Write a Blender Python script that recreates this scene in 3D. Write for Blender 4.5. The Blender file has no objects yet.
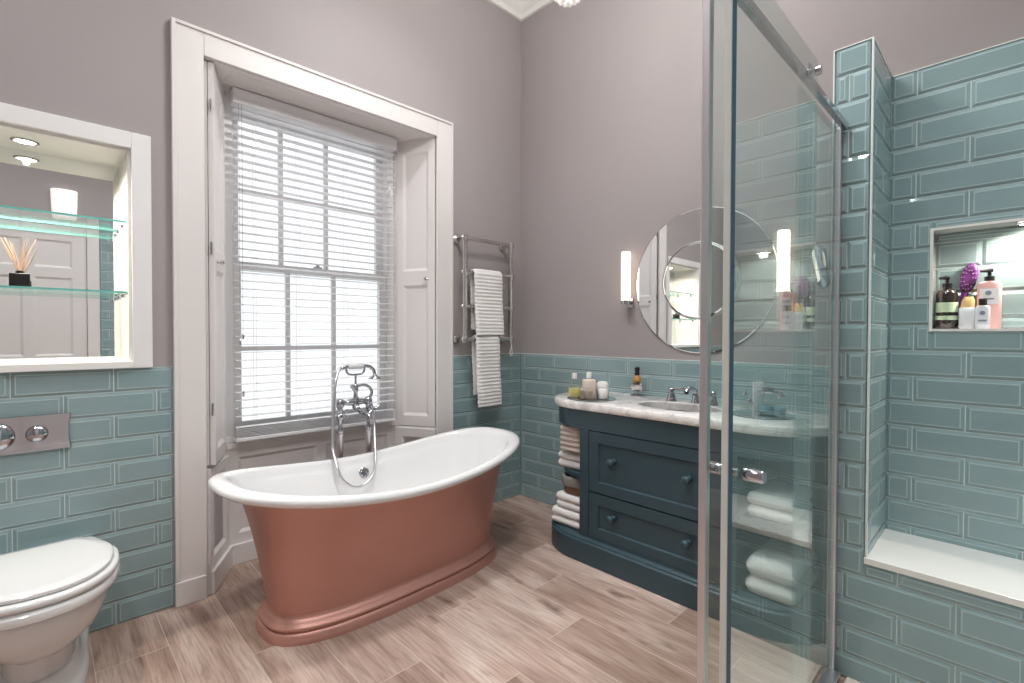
import bpy, math, random
import numpy as np
from mathutils import Vector, Matrix
random.seed(7)
S = bpy.context.scene
C = S.collection
pi = math.pi
sin, cos = math.sin, math.cos

# ---------------------------------------------------------------- camera, sky, exposure
cam = bpy.data.objects.new('camera', bpy.data.cameras.new('camera'))
C.objects.link(cam)
cam.data.sensor_width = 36.0
cam.data.lens = 485.94 * 36.0 / 1024.0
cam.data.clip_start = 0.02
yaw, pit, rol = math.radians(45.906), math.radians(-0.911), math.radians(0.148)
fw = Vector((-sin(yaw) * cos(pit), cos(yaw) * cos(pit), sin(pit)))
rt = Vector((cos(yaw), sin(yaw), 0))
up = rt.cross(fw)
r2, u2 = rt * cos(rol) + up * sin(rol), up * cos(rol) - rt * sin(rol)
cam.matrix_world = Matrix(((r2.x, u2.x, -fw.x, 2.766), (r2.y, u2.y, -fw.y, -2.773), (r2.z, u2.z, -fw.z, 1.3), (0, 0, 0, 1)))
S.camera = cam
S.view_settings.view_transform = 'Standard'
S.view_settings.look = 'None'
S.view_settings.gamma = 1
S.view_settings.use_curve_mapping = False
S.view_settings.exposure = 0.32
cy = S.cycles
cy.max_bounces = 10
cy.diffuse_bounces = 5
cy.glossy_bounces = 6
cy.transparent_max_bounces = 24
cy.caustics_reflective = False
cy.caustics_refractive = False
cy.sample_clamp_indirect = 4.0

W = bpy.data.worlds.new('daylight')
S.world = W
W.use_nodes = True
bgn = W.node_tree.nodes['Background']
bgn.inputs[0].default_value = (0.93, 0.97, 1.0, 1)
bgn.inputs[1].default_value = 1.08


def lamp(kind, name, loc, energy, color=(1, 1, 1), size=0.05, rot=None, **kw):
    l = bpy.data.lights.new(name, kind)
    l.energy = energy
    l.color = color
    if kind in ('POINT', 'SPOT'):
        l.shadow_soft_size = size
    for k, v in kw.items():
        setattr(l, k, v)
    o = bpy.data.objects.new(name, l)
    C.objects.link(o)
    o.location = loc
    if rot:
        o.rotation_euler = rot
    return o


# daylight enters here: sampling guide for the sky behind the window, gives no light of its own
prt = lamp('AREA', 'window_portal', (-0.5, -1.508, 1.68), 1, rot=(0, -pi / 2, 0), shape='RECTANGLE', size=1.95)
prt.data.size_y = 1.05
prt.data.cycles.is_portal = True
LAMP_FILL = 135.0      # each unseen ceiling light added as fill
LAMP_CHAND = 7.5     # each chandelier candle
LAMP_NICHE = 4.5


# ---------------------------------------------------------------- materials
def srgb(r, g, b):
    f = lambda c: (c / 255 / 12.92) if c / 255 <= 0.04045 else ((c / 255 + 0.055) / 1.055) ** 2.4
    return (f(r), f(g), f(b), 1)


def mat(name, col, rough=0.5, metal=0.0, coat=0.0, spec=0.5, emis=None, es=0.0, noise=None, bump=None, island=0.0, sheen=0.0, trans=0.0):
    """noise=(scale, amount, stretch) varies the colour; bump=(scale, strength, distance, stretch)"""
    m = bpy.data.materials.new(name)
    m.use_nodes = True
    nt = m.node_tree
    b = nt.nodes['Principled BSDF']
    b.inputs['Base Color'].default_value = col
    b.inputs['Roughness'].default_value = rough
    b.inputs['Metallic'].default_value = metal
    b.inputs['Coat Weight'].default_value = coat
    b.inputs['Coat Roughness'].default_value = 0.05
    b.inputs['Specular IOR Level'].default_value = spec
    b.inputs['Sheen Weight'].default_value = sheen
    b.inputs['Transmission Weight'].default_value = trans
    if emis:
        b.inputs['Emission Color'].default_value = emis
        b.inputs['Emission Strength'].default_value = es
    L = nt.links.new
    N = nt.nodes.new
    if noise or bump or island:
        tc = N('ShaderNodeTexCoord')
    src = None
    if noise:
        mp = N('ShaderNodeMapping')
        mp.inputs['Scale'].default_value = noise[2] if len(noise) > 2 else (1, 1, 1)
        L(tc.outputs['Object'], mp.inputs[0])
        n = N('ShaderNodeTexNoise')
        n.inputs['Scale'].default_value = noise[0]
        n.inputs['Detail'].default_value = 5
        L(mp.outputs[0], n.inputs['Vector'])
        src = n.outputs['Fac']
        amt = noise[1]
    if island:
        g = N('ShaderNodeNewGeometry')
        isl = g.outputs['Random Per Island']
        if src is None:
            src, amt = isl, island
        else:
            a = N('ShaderNodeMath')
            a.operation = 'ADD'
            L(src, a.inputs[0])
            mm = N('ShaderNodeMath')
            mm.operation = 'MULTIPLY_ADD'
            L(isl, mm.inputs[0])
            mm.inputs[1].default_value = island / amt
            mm.inputs[2].default_value = -0.5 * island / amt
            L(mm.outputs[0], a.inputs[1])
            src = a.outputs[0]
    if src is not None:
        v = N('ShaderNodeMath')
        v.operation = 'MULTIPLY_ADD'
        L(src, v.inputs[0])
        v.inputs[1].default_value = amt * 2
        v.inputs[2].default_value = 1 - amt
        hs = N('ShaderNodeHueSaturation')
        hs.inputs['Color'].default_value = col
        L(v.outputs[0], hs.inputs['Value'])
        L(hs.outputs[0], b.inputs['Base Color'])
    if bump:
        mp2 = N('ShaderNodeMapping')
        mp2.inputs['Scale'].default_value = bump[3] if len(bump) > 3 else (1, 1, 1)
        L(tc.outputs['Object'], mp2.inputs[0])
        n2 = N('ShaderNodeTexNoise')
        n2.inputs['Scale'].default_value = bump[0]
        n2.inputs['Detail'].default_value = 3
        L(mp2.outputs[0], n2.inputs['Vector'])
        bp = N('ShaderNodeBump')
        bp.inputs['Strength'].default_value = bump[1]
        bp.inputs['Distance'].default_value = bump[2]
        L(n2.outputs['Fac'], bp.inputs['Height'])
        L(bp.outputs[0], b.inputs['Normal'])
    return m


def pane_mat(name, tint, f0=0.04, rough=0.0):
    """clear sheet glass: straight-through light plus a mirror reflection that grows towards grazing angles"""
    m = bpy.data.materials.new(name)
    m.use_nodes = True
    nt = m.node_tree
    nt.nodes.clear()
    N = nt.nodes.new
    L = nt.links.new
    out = N('ShaderNodeOutputMaterial')
    mx = N('ShaderNodeMixShader')
    tr = N('ShaderNodeBsdfTransparent')
    tr.inputs[0].default_value = tint
    gl = N('ShaderNodeBsdfGlossy')
    gl.inputs['Roughness'].default_value = rough
    gl.inputs['Color'].default_value = (1, 1, 1, 1)
    lw = N('ShaderNodeLayerWeight')
    lw.inputs['Blend'].default_value = 0.5
    p = N('ShaderNodeMath')
    p.operation = 'POWER'
    L(lw.outputs['Facing'], p.inputs[0])
    p.inputs[1].default_value = 5
    q = N('ShaderNodeMath')
    q.operation = 'MULTIPLY_ADD'
    L(p.outputs[0], q.inputs[0])
    q.inputs[1].default_value = 1 - f0
    q.inputs[2].default_value = f0
    L(q.outputs[0], mx.inputs[0])
    L(tr.outputs[0], mx.inputs[1])
    L(gl.outputs[0], mx.inputs[2])
    L(mx.outputs[0], out.inputs['Surface'])
    return m


def floor_mat():
    m = mat('wood plank porcelain', srgb(170, 146, 132), rough=0.42, spec=0.4)
    nt = m.node_tree
    N = nt.nodes.new
    L = nt.links.new
    b = nt.nodes['Principled BSDF']
    tc = N('ShaderNodeTexCoord')
    g = N('ShaderNodeNewGeometry')
    off = N('ShaderNodeVectorMath')
    off.operation = 'MULTIPLY_ADD'
    cmb = N('ShaderNodeCombineXYZ')
    for i in range(3):
        L(g.outputs['Random Per Island'], cmb.inputs[i])
    L(cmb.outputs[0], off.inputs[0])
    off.inputs[1].default_value = (37, 53, 11)
    L(tc.outputs['Object'], off.inputs[2])

    def noise(scale, stretch, det=6, dist=0.0):
        mp = N('ShaderNodeMapping')
        mp.inputs['Scale'].default_value = stretch
        L(off.outputs[0], mp.inputs[0])
        n = N('ShaderNodeTexNoise')
        n.inputs['Scale'].default_value = scale
        n.inputs['Detail'].default_value = det
        n.inputs['Distortion'].default_value = dist
        L(mp.outputs[0], n.inputs['Vector'])
        return n.outputs['Fac']

    def ramp(src, stops):
        r = N('ShaderNodeValToRGB')
        e = r.color_ramp.elements
        e[0].position, e[0].color = stops[0]
        e[1].position, e[1].color = stops[-1]
        for p, c in stops[1:-1]:
            x = e.new(p)
            x.color = c
        L(src, r.inputs[0])
        return r.outputs[0]

    def mixc(kind, f, a, c):
        x = N('ShaderNodeMix')
        x.data_type = 'RGBA'
        x.blend_type = kind
        if isinstance(f, float):
            x.inputs[0].default_value = f
        else:
            L(f, x.inputs[0])
        L(a, x.inputs[6])
        L(c, x.inputs[7])
        return x.outputs[2]
    base = ramp(noise(3.0, (0.55, 3.2, 1), 6, 0.6), [(0.28, srgb(160, 133, 121)), (0.5, srgb(196, 171, 159)), (0.70, srgb(217, 198, 187))])
    grain = ramp(noise(14.0, (0.5, 9.0, 1), 8, 0.3), [(0.34, srgb(150, 138, 130)), (0.56, (1, 1, 1, 1))])
    col = mixc('MULTIPLY', 0.42, base, grain)
    knots = ramp(noise(4.2, (1.0, 2.3, 1), 3, 0.2), [(0.62, (1, 1, 1, 1)), (0.76, srgb(128, 104, 92))])
    col = mixc('MULTIPLY', 0.75, col, knots)
    tone = ramp(g.outputs['Random Per Island'], [(0.0, srgb(214, 206, 200)), (1.0, (1, 1, 1, 1))])
    col = mixc('MULTIPLY', 1.0, col, tone)
    L(col, b.inputs['Base Color'])
    bp = N('ShaderNodeBump')
    bp.inputs['Strength'].default_value = 0.25
    bp.inputs['Distance'].default_value = 0.002
    L(noise(14.0, (0.5, 9.0, 1), 8, 0.3), bp.inputs['Height'])
    L(bp.outputs[0], b.inputs['Normal'])
    return m


M = dict(
    wall=mat('mauve grey wall paint', srgb(164, 156, 156), 0.75, noise=(2.0, 0.03), spec=0.3),
    ceil=mat('ceiling white', srgb(238, 236, 232), 0.8, spec=0.2),
    wood=mat('white eggshell woodwork', srgb(226, 220, 218), 0.42),
    white=mat('white gloss paint', srgb(236, 234, 233), 0.3),
    slat=mat('white blind slat', srgb(232, 230, 232), 0.35),
    cord=mat('blind cord', srgb(225, 222, 220), 0.8),
    floor=floor_mat(),
    fgrout=mat('floor grout', srgb(203, 187, 176), 0.8),
    tile=mat('sea glass tile', srgb(137, 159, 161), 0.06, spec=0.6, island=0.06, noise=(9.0, 0.06, (1, 1, 3.0)), bump=(5.0, 0.06, 0.01)),
    grout=mat('tile grout', srgb(206, 212, 209), 0.7),
    tedge=mat('painted bevel highlight', srgb(170, 188, 189), 0.08),  # pale tile rims: light caught by the bevels, painted as colour
    trim=mat('white tile edging', srgb(222, 226, 224), 0.3),
    copper=mat('burnished copper', srgb(198, 147, 135), 0.40, metal=0.5, noise=(3.5, 0.10, (1, 1, 1.6)), bump=(60.0, 0.12, 0.0006)),
    enamel=mat('white bath enamel', srgb(236, 235, 235), 0.10, coat=0.5),
    ceramic=mat('white sanitary ceramic', srgb(226, 226, 226), 0.10, coat=0.4),
    chrome=mat('polished chrome', srgb(188, 188, 194), 0.06, metal=1.0),
    satin=mat('satin chrome', srgb(216, 214, 218), 0.36, metal=1.0),
    nickel=mat('polished nickel', srgb(214, 210, 208), 0.2, metal=1.0),
    mirror=mat('silvered mirror', (0.86, 0.88, 0.88, 1), 0.0, metal=1.0),
    blue=mat('deep teal blue paint', srgb(50, 72, 81), 0.38, noise=(30.0, 0.05, (1, 1, 1))),
    dark=mat('shadow gap black', srgb(30, 30, 32), 0.6),
    black=mat('black plastic', srgb(26, 24, 26), 0.3),
    towel=mat('white cotton towelling', srgb(236, 233, 231), 0.95, spec=0.1, sheen=0.3, bump=(260.0, 0.6, 0.003)),
    beige=mat('oatmeal waffle cotton', srgb(196, 180, 172), 0.95, spec=0.1, sheen=0.3, bump=(220.0, 0.6, 0.003)),
    liner=mat('grey quilted cotton', srgb(142, 138, 136), 0.95, spec=0.1, bump=(120.0, 0.6, 0.004)),
    wicker=mat('brown wicker', srgb(122, 92, 70), 0.7, noise=(60.0, 0.25, (1, 1, 4)), bump=(90.0, 0.8, 0.004)),
    pane=pane_mat('shower glass', (0.91, 0.965, 0.95, 1), 0.055),
    wpane=pane_mat('window glass', (0.97, 0.98, 0.98, 1)),
    shelfg=pane_mat('shelf glass', (0.965, 0.985, 0.98, 1)),
    clear=pane_mat('clear bottle glass', (0.93, 0.95, 0.94, 1), 0.06),
    gedge=mat('green glass edge', srgb(112, 190, 180), 0.2, spec=0.6),
    gdark=mat('dark teal glass edge', srgb(62, 92, 106), 0.15, spec=0.6),
    seal=mat('pale vinyl seal', srgb(205, 208, 202), 0.35),
    marble=None,
    lampw=mat('opal lamp glass', (1, 0.9, 0.78, 1), 0.3, emis=(1.0, 0.86, 0.70, 1), es=2.0),
    lampd=mat('lit downlight lens', (1, 0.95, 0.9, 1), 0.3, emis=(1.0, 0.93, 0.82, 1), es=9.0),
    lampo=mat('lit opal ceramic', (1, 0.97, 0.93, 1), 0.4, emis=(1.0, 0.94, 0.86, 1), es=0.5),
    oil=mat('yellow bath oil', srgb(244, 226, 140), 0.15, coat=0.5),
    cream=mat('cream lotion', srgb(214, 200, 186), 0.35),
    taupe=mat('taupe card', srgb(150, 136, 122), 0.5),
    amber=mat('amber bristle', srgb(186, 136, 78), 0.45),
    purple=mat('purple plastic', srgb(104, 52, 112), 0.3, coat=0.3),
    brown=mat('dark brown glass', srgb(38, 30, 26), 0.12, coat=0.5),
    mint=mat('pale green label', srgb(186, 206, 176), 0.6),
    pink=mat('pink plastic', srgb(232, 188, 184), 0.35),
    orange=mat('amber cream', srgb(226, 190, 132), 0.4),
    paper=mat('white label', srgb(232, 232, 236), 0.5),
    greyink=mat('grey print', srgb(140, 146, 158), 0.6),
    reed=mat('rattan reeds', srgb(226, 196, 172), 0.7),
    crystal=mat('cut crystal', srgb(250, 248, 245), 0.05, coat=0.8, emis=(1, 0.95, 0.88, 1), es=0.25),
    blueliq=mat('pale blue bath salts', srgb(120, 172, 190), 0.3),
)


def marble():
    m = mat('white veined marble', srgb(226, 220, 216), 0.16, coat=0.2)
    nt = m.node_tree
    N = nt.nodes.new
    L = nt.links.new
    tc = N('ShaderNodeTexCoord')
    n = N('ShaderNodeTexNoise')
    n.inputs['Scale'].default_value = 11
    n.inputs['Detail'].default_value = 9
    n.inputs['Distortion'].default_value = 1.6
    L(tc.outputs['Object'], n.inputs['Vector'])
    r = N('ShaderNodeValToRGB')
    e = r.color_ramp.elements
    e[0].position, e[0].color = 0.36, srgb(204, 199, 198)
    e[1].position, e[1].color = 0.56, srgb(236, 231, 228)
    L(n.outputs['Fac'], r.inputs[0])
    L(r.outputs[0], nt.nodes['Principled BSDF'].inputs['Base Color'])
    return m


M['marble'] = marble()
M['bench'] = mat('white quartz slab', srgb(232, 229, 224), 0.05, coat=0.8, noise=(7, 0.02))
M['tray'] = mat('pale stone resin tray', srgb(196, 184, 176), 0.45)


# ---------------------------------------------------------------- mesh builder
class MB:
    def __init__(s):
        s.v = []
        s.f = []

    def add(s, vs, fs):
        o = len(s.v)
        s.v += [tuple(p) for p in vs]
        s.f += [tuple(i + o for i in f) for f in fs]
        return s

    def box(s, x0, x1, y0, y1, z0, z1, mtx=None):
        vs = [(x, y, z) for z in (z0, z1) for y in (y0, y1) for x in (x0, x1)]
        if mtx:
            vs = [mtx @ Vector(p) for p in vs]
        return s.add(vs, [(0, 2, 3, 1), (4, 5, 7, 6), (0, 1, 5, 4), (2, 6, 7, 3), (0, 4, 6, 2), (1, 3, 7, 5)])

    def loft(s, rings, closed=True, cap0=True, cap1=True):
        n = len(rings[0])
        vs = [p for r in rings for p in r]
        fs = []
        for i in range(len(rings) - 1):
            for j in range(n if closed else n - 1):
                k = (j + 1) % n
                fs.append((i * n + j, i * n + k, (i + 1) * n + k, (i + 1) * n + j))
        if cap0:
            fs.append(tuple(range(n))[::-1])
        if cap1:
            fs.append(tuple(range((len(rings) - 1) * n, len(rings) * n)))
        return s.add(vs, fs)

    def lathe(s, prof, c=(0, 0, 0), axis='z', seg=24, mtx=None, cap0=True, cap1=True):
        rings = []
        for r, h in prof:
            ring = []
            for k in range(seg):
                a = 2 * pi * k / seg
                p = {'z': (r * cos(a), r * sin(a), h), 'x': (h, r * cos(a), r * sin(a)), 'y': (r * sin(a), h, r * cos(a))}[axis]
                p = Vector(p)
                if mtx:
                    p = mtx @ p
                ring.append(p + Vector(c))
            rings.append(ring)
        return s.loft(rings, True, cap0, cap1)

    def tube(s, pts, r, seg=12, closed=False):
        P = [Vector(p) for p in pts]
        n = len(P)
        rs = r if isinstance(r, (list, tuple)) else [r] * n
        rings = []
        prev = None
        for i in range(n):
            a = P[(i - 1) % n] if (closed or i > 0) else P[i]
            b = P[(i + 1) % n] if (closed or i < n - 1) else P[i]
            t = (b - a).normalized()
            if prev is None:
                q = Vector((0, 0, 1)) if abs(t.z) < 0.9 else Vector((1, 0, 0))
                nx = t.cross(q).normalized()
            else:
                nx = (prev - t * prev.dot(t)).normalized()
            prev = nx
            by = t.cross(nx)
            rings.append([P[i] + (nx * cos(2 * pi * k / seg) + by * sin(2 * pi * k / seg)) * rs[i] for k in range(seg)])
        if closed:
            rings.append(rings[0])
            return s.loft(rings, True, False, False)
        return s.loft(rings)

    def sphere(s, c, r, seg=20, rings=12, sc=(1, 1, 1)):
        prof = []
        R = []
        for i in range(rings + 1):
            a = -pi / 2 + pi * i / rings
            rr = max(r * cos(a), r * 0.02)
            R.append([(c[0] + sc[0] * rr * cos(2 * pi * k / seg), c[1] + sc[1] * rr * sin(2 * pi * k / seg), c[2] + sc[2] * r * sin(a)) for k in range(seg)])
        return s.loft(R)

    def prism(s, outline, z0, z1):
        return s.loft([[(x, y, z0) for x, y in outline], [(x, y, z1) for x, y in outline]])


def catmull(pts, n=8):
    P = [Vector(p) for p in pts]
    P = [P[0] * 2 - P[1]] + P + [P[-1] * 2 - P[-2]]
    out = []
    for i in range(1, len(P) - 2):
        for k in range(n):
            t = k / n
            a, b, c, d = P[i - 1], P[i], P[i + 1], P[i + 2]
            out.append(0.5 * ((2 * b) + (c - a) * t + (2 * a - 5 * b + 4 * c - d) * t * t + (3 * b - a - 3 * c + d) * t ** 3))
    out.append(P[-2])
    return out


def build(name, mb, m, parent=None, smooth=None, bevel=0.0, seg=2, origin=None, mats=None, fmat=None):
    """one mesh object; vertices are given in room coordinates"""
    root = parent
    while root is not None and root.parent is not None:
        root = root.parent
    if root is not None:
        off = Vector(root.location)
    elif origin is not None:
        off = Vector(origin)
    else:
        a = np.array(mb.v)
        lo, hi = a.min(0), a.max(0)
        off = Vector(((lo[0] + hi[0]) / 2, (lo[1] + hi[1]) / 2, lo[2]))
    me = bpy.data.meshes.new(name)
    me.from_pydata([tuple(Vector(p) - off) for p in mb.v], [], mb.f)
    me.validate()
    for x in ([m] if mats is None else mats):
        me.materials.append(x)
    if fmat is not None:
        for p in me.polygons:
            p.material_index = fmat(p)
    import bmesh
    bm = bmesh.new()
    bm.from_mesh(me)
    bmesh.ops.recalc_face_normals(bm, faces=bm.faces)
    bm.to_mesh(me)
    bm.free()
    if smooth:
        me.shade_smooth()
        me.set_sharp_from_angle(angle=math.radians(smooth))
    o = bpy.data.objects.new(name, me)
    C.objects.link(o)
    if parent is None:
        o.location = off
    else:
        o.parent = parent
    if bevel:
        b = o.modifiers.new('bevel', 'BEVEL')
        b.width = bevel
        b.segments = seg
        b.limit_method = 'ANGLE'
        b.angle_limit = math.radians(40)
        b.harden_normals = True
        me.shade_smooth()
        me.set_sharp_from_angle(angle=math.radians(40))
    return o


def tag(o, label, cat, group=None):
    o['label'] = label
    o['category'] = cat
    if group:
        o['group'] = group
    return o


def thing(name, label, cat, loc, group=None):
    o = bpy.data.objects.new(name, None)
    o.empty_display_size = 0.05
    C.objects.link(o)
    o.location = loc
    return tag(o, label, cat, group)


def struct(o):
    o['kind'] = 'structure'
    return o


def dup(root, loc, label=None, group=None):
    r = root.copy()
    C.objects.link(r)
    r.location = loc
    if label:
        r['label'] = label
    if group:
        r['group'] = group

    def rec(src, dst):
        for ch in list(src.children):
            c = ch.copy()
            C.objects.link(c)
            c.parent = dst
            rec(ch, c)
    rec(root, r)
    return r


def superellipse(a, b, n, xc, yc, rot=0.0, N=96):
    out = []
    c0, s0 = cos(math.radians(rot)), sin(math.radians(rot))
    for k in range(N):
        t = 2 * pi * k / N
        c, s = cos(t), sin(t)
        py = a * math.copysign(abs(c) ** (2 / n), c)
        px = b * math.copysign(abs(s) ** (2 / n), s)
        out.append((xc + px * c0 - py * s0, yc + px * s0 + py * c0, py / a))
    return out


def panel_board(mb, mtx, Wd, H, T, rects, depth=0.012, slope=0.018, back=True):
    """framed board: local u (width), v (height), w outwards; rects are sunk panels with a sloped moulding"""
    us = sorted({0, Wd} | {r[0] for r in rects} | {r[1] for r in rects})
    vs = sorted({0, H} | {r[2] for r in rects} | {r[3] for r in rects})
    P = lambda u, v, w: mtx @ Vector((u, v, w))
    for i in range(len(us) - 1):
        for j in range(len(vs) - 1):
            cu, cv = (us[i] + us[i + 1]) / 2, (vs[j] + vs[j + 1]) / 2
            if any(r[0] < cu < r[1] and r[2] < cv < r[3] for r in rects):
                continue
            mb.add([P(us[i], vs[j], T), P(us[i + 1], vs[j], T), P(us[i + 1], vs[j + 1], T), P(us[i], vs[j + 1], T)], [(0, 1, 2, 3)])
    for a, b, c, d in rects:
        o = [(a, c), (b, c), (b, d), (a, d)]
        k = slope
        inn = [(a + k, c + k), (b - k, c + k), (b - k, d - k), (a + k, d - k)]
        q = [P(*p, T) for p in o] + [P(*p, T - depth) for p in inn]
        mb.add(q, [(0, 1, 5, 4), (1, 2, 6, 5), (2, 3, 7, 6), (3, 0, 4, 7), (4, 5, 6, 7)])
    o = [P(0, 0, 0), P(Wd, 0, 0), P(Wd, H, 0), P(0, H, 0), P(0, 0, T), P(Wd, 0, T), P(Wd, H, T), P(0, H, T)]
    mb.add(o, [(0, 1, 5, 4), (1, 2, 6, 5), (2, 3, 7, 6), (3, 0, 4, 7)] + ([(3, 2, 1, 0)] if back else []))


def frame_mtx(o, u, w, v=(0, 0, 1)):
    u, v, w = Vector(u).normalized(), Vector(v).normalized(), Vector(w).normalized()
    m = Matrix((u, v, w)).transposed().to_4x4()
    m.translation = Vector(o)
    return m


ROW, TLEN, GAP = 0.1038, 0.318, 0.0036


def tiling(name, mtx, u0, u1, v0, v1, ph_even, ph_odd, zoff=0.0, holes=()):
    """bevelled metro tiles on a plane; mtx maps (u, v, outwards) to the room"""
    mb = MB()
    pale = set()
    P = lambda u, v, w: mtx @ Vector((u, v, w))

    def tile(a, b, c, d):
        if b - a < 0.006 or d - c < 0.006:
            return
        k = min(0.0105, (b - a) * 0.3, (d - c) * 0.3)
        new = []
        o = [(a, c), (b, c), (b, d), (a, d)]
        i = [(a + k, c + k), (b - k, c + k), (b - k, d - k), (a + k, d - k)]
        e_ = 0.0038
        i2 = [(a + k + e_, c + k + e_), (b - k - e_, c + k + e_), (b - k - e_, d - k - e_), (a + k + e_, d - k - e_)]
        q = [P(*p, 0.001) for p in o] + [P(*p, 0.0052) for p in o] + [P(*p, 0.0083) for p in i] + [P(*p, 0.0085) for p in i2]
        R4 = lambda m, n: [(m, m + 1, n + 1, n), (m + 1, m + 2, n + 2, n + 1), (m + 2, m + 3, n + 3, n + 2), (m + 3, m, n, n + 3)]
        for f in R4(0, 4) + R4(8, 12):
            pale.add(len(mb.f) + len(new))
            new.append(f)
        new += R4(4, 8) + [(12, 13, 14, 15)]
        mb.add(q, new)
    k0 = int(math.floor((v0 - zoff) / ROW)) - 1
    k1 = int(math.ceil((v1 - zoff) / ROW)) + 1
    for k in range(k0, k1):
        c, d = max(zoff + k * ROW + GAP / 2, v0), min(zoff + (k + 1) * ROW - GAP / 2, v1)
        if d - c < 0.006:
            continue
        ph = ph_even if k % 2 == 0 else ph_odd
        j = math.floor((u0 - ph) / TLEN)
        while ph + j * TLEN < u1:
            a, b = max(ph + j * TLEN + GAP / 2, u0), min(ph + (j + 1) * TLEN - GAP / 2, u1)
            j += 1
            segs = [(a, b, c, d)]
            for h in holes:
                nxt = []
                for (a_, b_, c_, d_) in segs:
                    if b_ <= h[0] or a_ >= h[1] or d_ <= h[2] or c_ >= h[3]:
                        nxt.append((a_, b_, c_, d_))
                        continue
                    if a_ < h[0]:
                        nxt.append((a_, h[0], c_, d_))
                    if b_ > h[1]:
                        nxt.append((h[1], b_, c_, d_))
                    aa, bb = max(a_, h[0]), min(b_, h[1])
                    if c_ < h[2]:
                        nxt.append((aa, bb, c_, h[2]))
                    if d_ > h[3]:
                        nxt.append((aa, bb, h[3], d_))
                segs = nxt
            for sgm in segs:
                tile(*sgm)
    nt_ = len(mb.f)
    us = sorted({u0, u1} | {min(max(h[i], u0), u1) for h in holes for i in (0, 1)})
    vs = sorted({v0, v1} | {min(max(h[i], v0), v1) for h in holes for i in (2, 3)})
    for i in range(len(us) - 1):
        for j in range(len(vs) - 1):
            cu, cv = (us[i] + us[i + 1]) / 2, (vs[j] + vs[j + 1]) / 2
            if any(h[0] < cu < h[1] and h[2] < cv < h[3] for h in holes):
                continue
            mb.add([P(us[i], vs[j], 0.004), P(us[i + 1], vs[j], 0.004), P(us[i + 1], vs[j + 1], 0.004), P(us[i], vs[j + 1], 0.004)], [(0, 1, 2, 3)])
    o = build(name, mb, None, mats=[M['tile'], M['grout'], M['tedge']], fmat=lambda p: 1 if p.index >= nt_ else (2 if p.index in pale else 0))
    return struct(o)


# ---------------------------------------------------------------- room shell
XR, YB, ZC = 3.45, -4.2, 3.955
NY0, NY1, NZ0, NZ1, ND = -3.21, -2.478, 1.142, 2.122, 0.305      # mirrored recess above the toilet
WY0, WY1, WZ = -2.19, -0.825, 2.65                                 # window opening

mb = MB()   # floor: planks run along x
mb.box(-0.3, XR, YB, 0.0, -0.06, -0.0008)
nf = len(mb.f)
PW = 0.234
starts = {0: 0.34, 2: 0.645, 5: 0.943, 6: 1.405, 7: 1.085, 1: 0.02, 3: 0.21, 4: 0.53, 8: 0.77, 9: 0.43}
PL = 0.934
for k in range(-7, 12):
    y0 = -2.637 + PW * k
    y1 = y0 + PW
    if y1 < YB or y0 > 0:
        continue
    s0 = starts.get(k, (k * 0.37) % PL)
    j = -3
    while s0 + j * PL < XR:
        a, b = s0 + j * PL, s0 + (j + 1) * PL
        j += 1
        for xa, xb, ya, yb in ((max(a, 0.0), min(b, XR), max(y0, YB), min(y1, 0)), (max(a, -0.268), min(b, 0.0), max(y0, -2.19), min(y1, -0.825))):
            if xb - xa < 0.01 or yb - ya < 0.01:
                continue
            g = 0.0017
            mb.add([(xa + g * (xa > 0.0), ya + g, 0), (xb - g * (xb != 0.0), ya + g, 0), (xb - g * (xb != 0.0), yb - g, 0), (xa + g * (xa > 0.0), yb - g, 0)], [(0, 1, 2, 3)])
struct(build('floor', mb, None, mats=[M['floor'], M['fgrout']], fmat=lambda p: 1 if p.index < nf else 0))
struct(build('ceiling', MB().box(-0.45, XR + 0.1, YB - 0.1, 0.1, ZC, ZC + 0.1), M['ceil']))

mb = MB()
mb.box(-0.45, 0, YB, NY0, 0, ZC)
mb.box(-0.45, 0, NY0, NY1, 0, NZ0)
mb.box(-0.45, 0, NY0, NY1, NZ1, ZC)
mb.box(-0.45, -ND, NY0, NY1, NZ0, NZ1)
mb.box(-0.45, 0, NY1, WY0 - 0.075, 0, ZC)
mb.box(-0.45, 0, WY0 - 0.075, WY1 + 0.075, WZ, ZC)
mb.box(-0.45, 0, WY1 + 0.075, 0.1, 0, ZC)
struct(build('wall_left', mb, M['wall']))
struct(build('wall_back', MB().box(-0.45, XR + 0.1, 0, 0.1, 0, ZC), M['wall']))
mb = MB()
DY0, DY1, DZ = -3.30, -2.42, 2.33
mb.box(XR, XR + 0.1, YB - 0.1, DY0, 0, ZC)
mb.box(XR, XR + 0.1, DY1, 0.1, 0, ZC)
mb.box(XR, XR + 0.1, DY0, DY1, DZ, ZC)
struct(build('wall_right', mb, M['wall']))
struct(build('wall_front', MB().box(-0.45, XR + 0.1, YB - 0.1, YB, 0, ZC), M['wall']))

# cornice with stepped mouldings
prof = [(0, 3.785), (0.022, 3.785), (0.03, 3.80), (0.034, 3.815), (0.055, 3.83), (0.075, 3.855), (0.082, 3.872), (0.10, 3.876), (0.105, 3.89), (0.14, 3.905), (0.16, 3.925), (0.165, 3.94), (0.20, 3.944), (0.2, ZC), (0, ZC)]
for nm, pts in (('trim_1', [lambda d, z: (d, -d, z), lambda d, z: (d, YB + d, z)]), ('trim_2', [lambda d, z: (d, -d, z), lambda d, z: (XR - d, -d, z)]),
                ('trim_3', [lambda d, z: (XR - d, -d, z), lambda d, z: (XR - d, YB + d, z)]), ('trim_4', [lambda d, z: (d, YB + d, z), lambda d, z: (XR - d, YB + d, z)])):
    mb = MB()
    mb.loft([[f(d, z) for d, z in prof] for f in pts])
    struct(build(nm, mb, M['ceil'], smooth=25))

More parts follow.
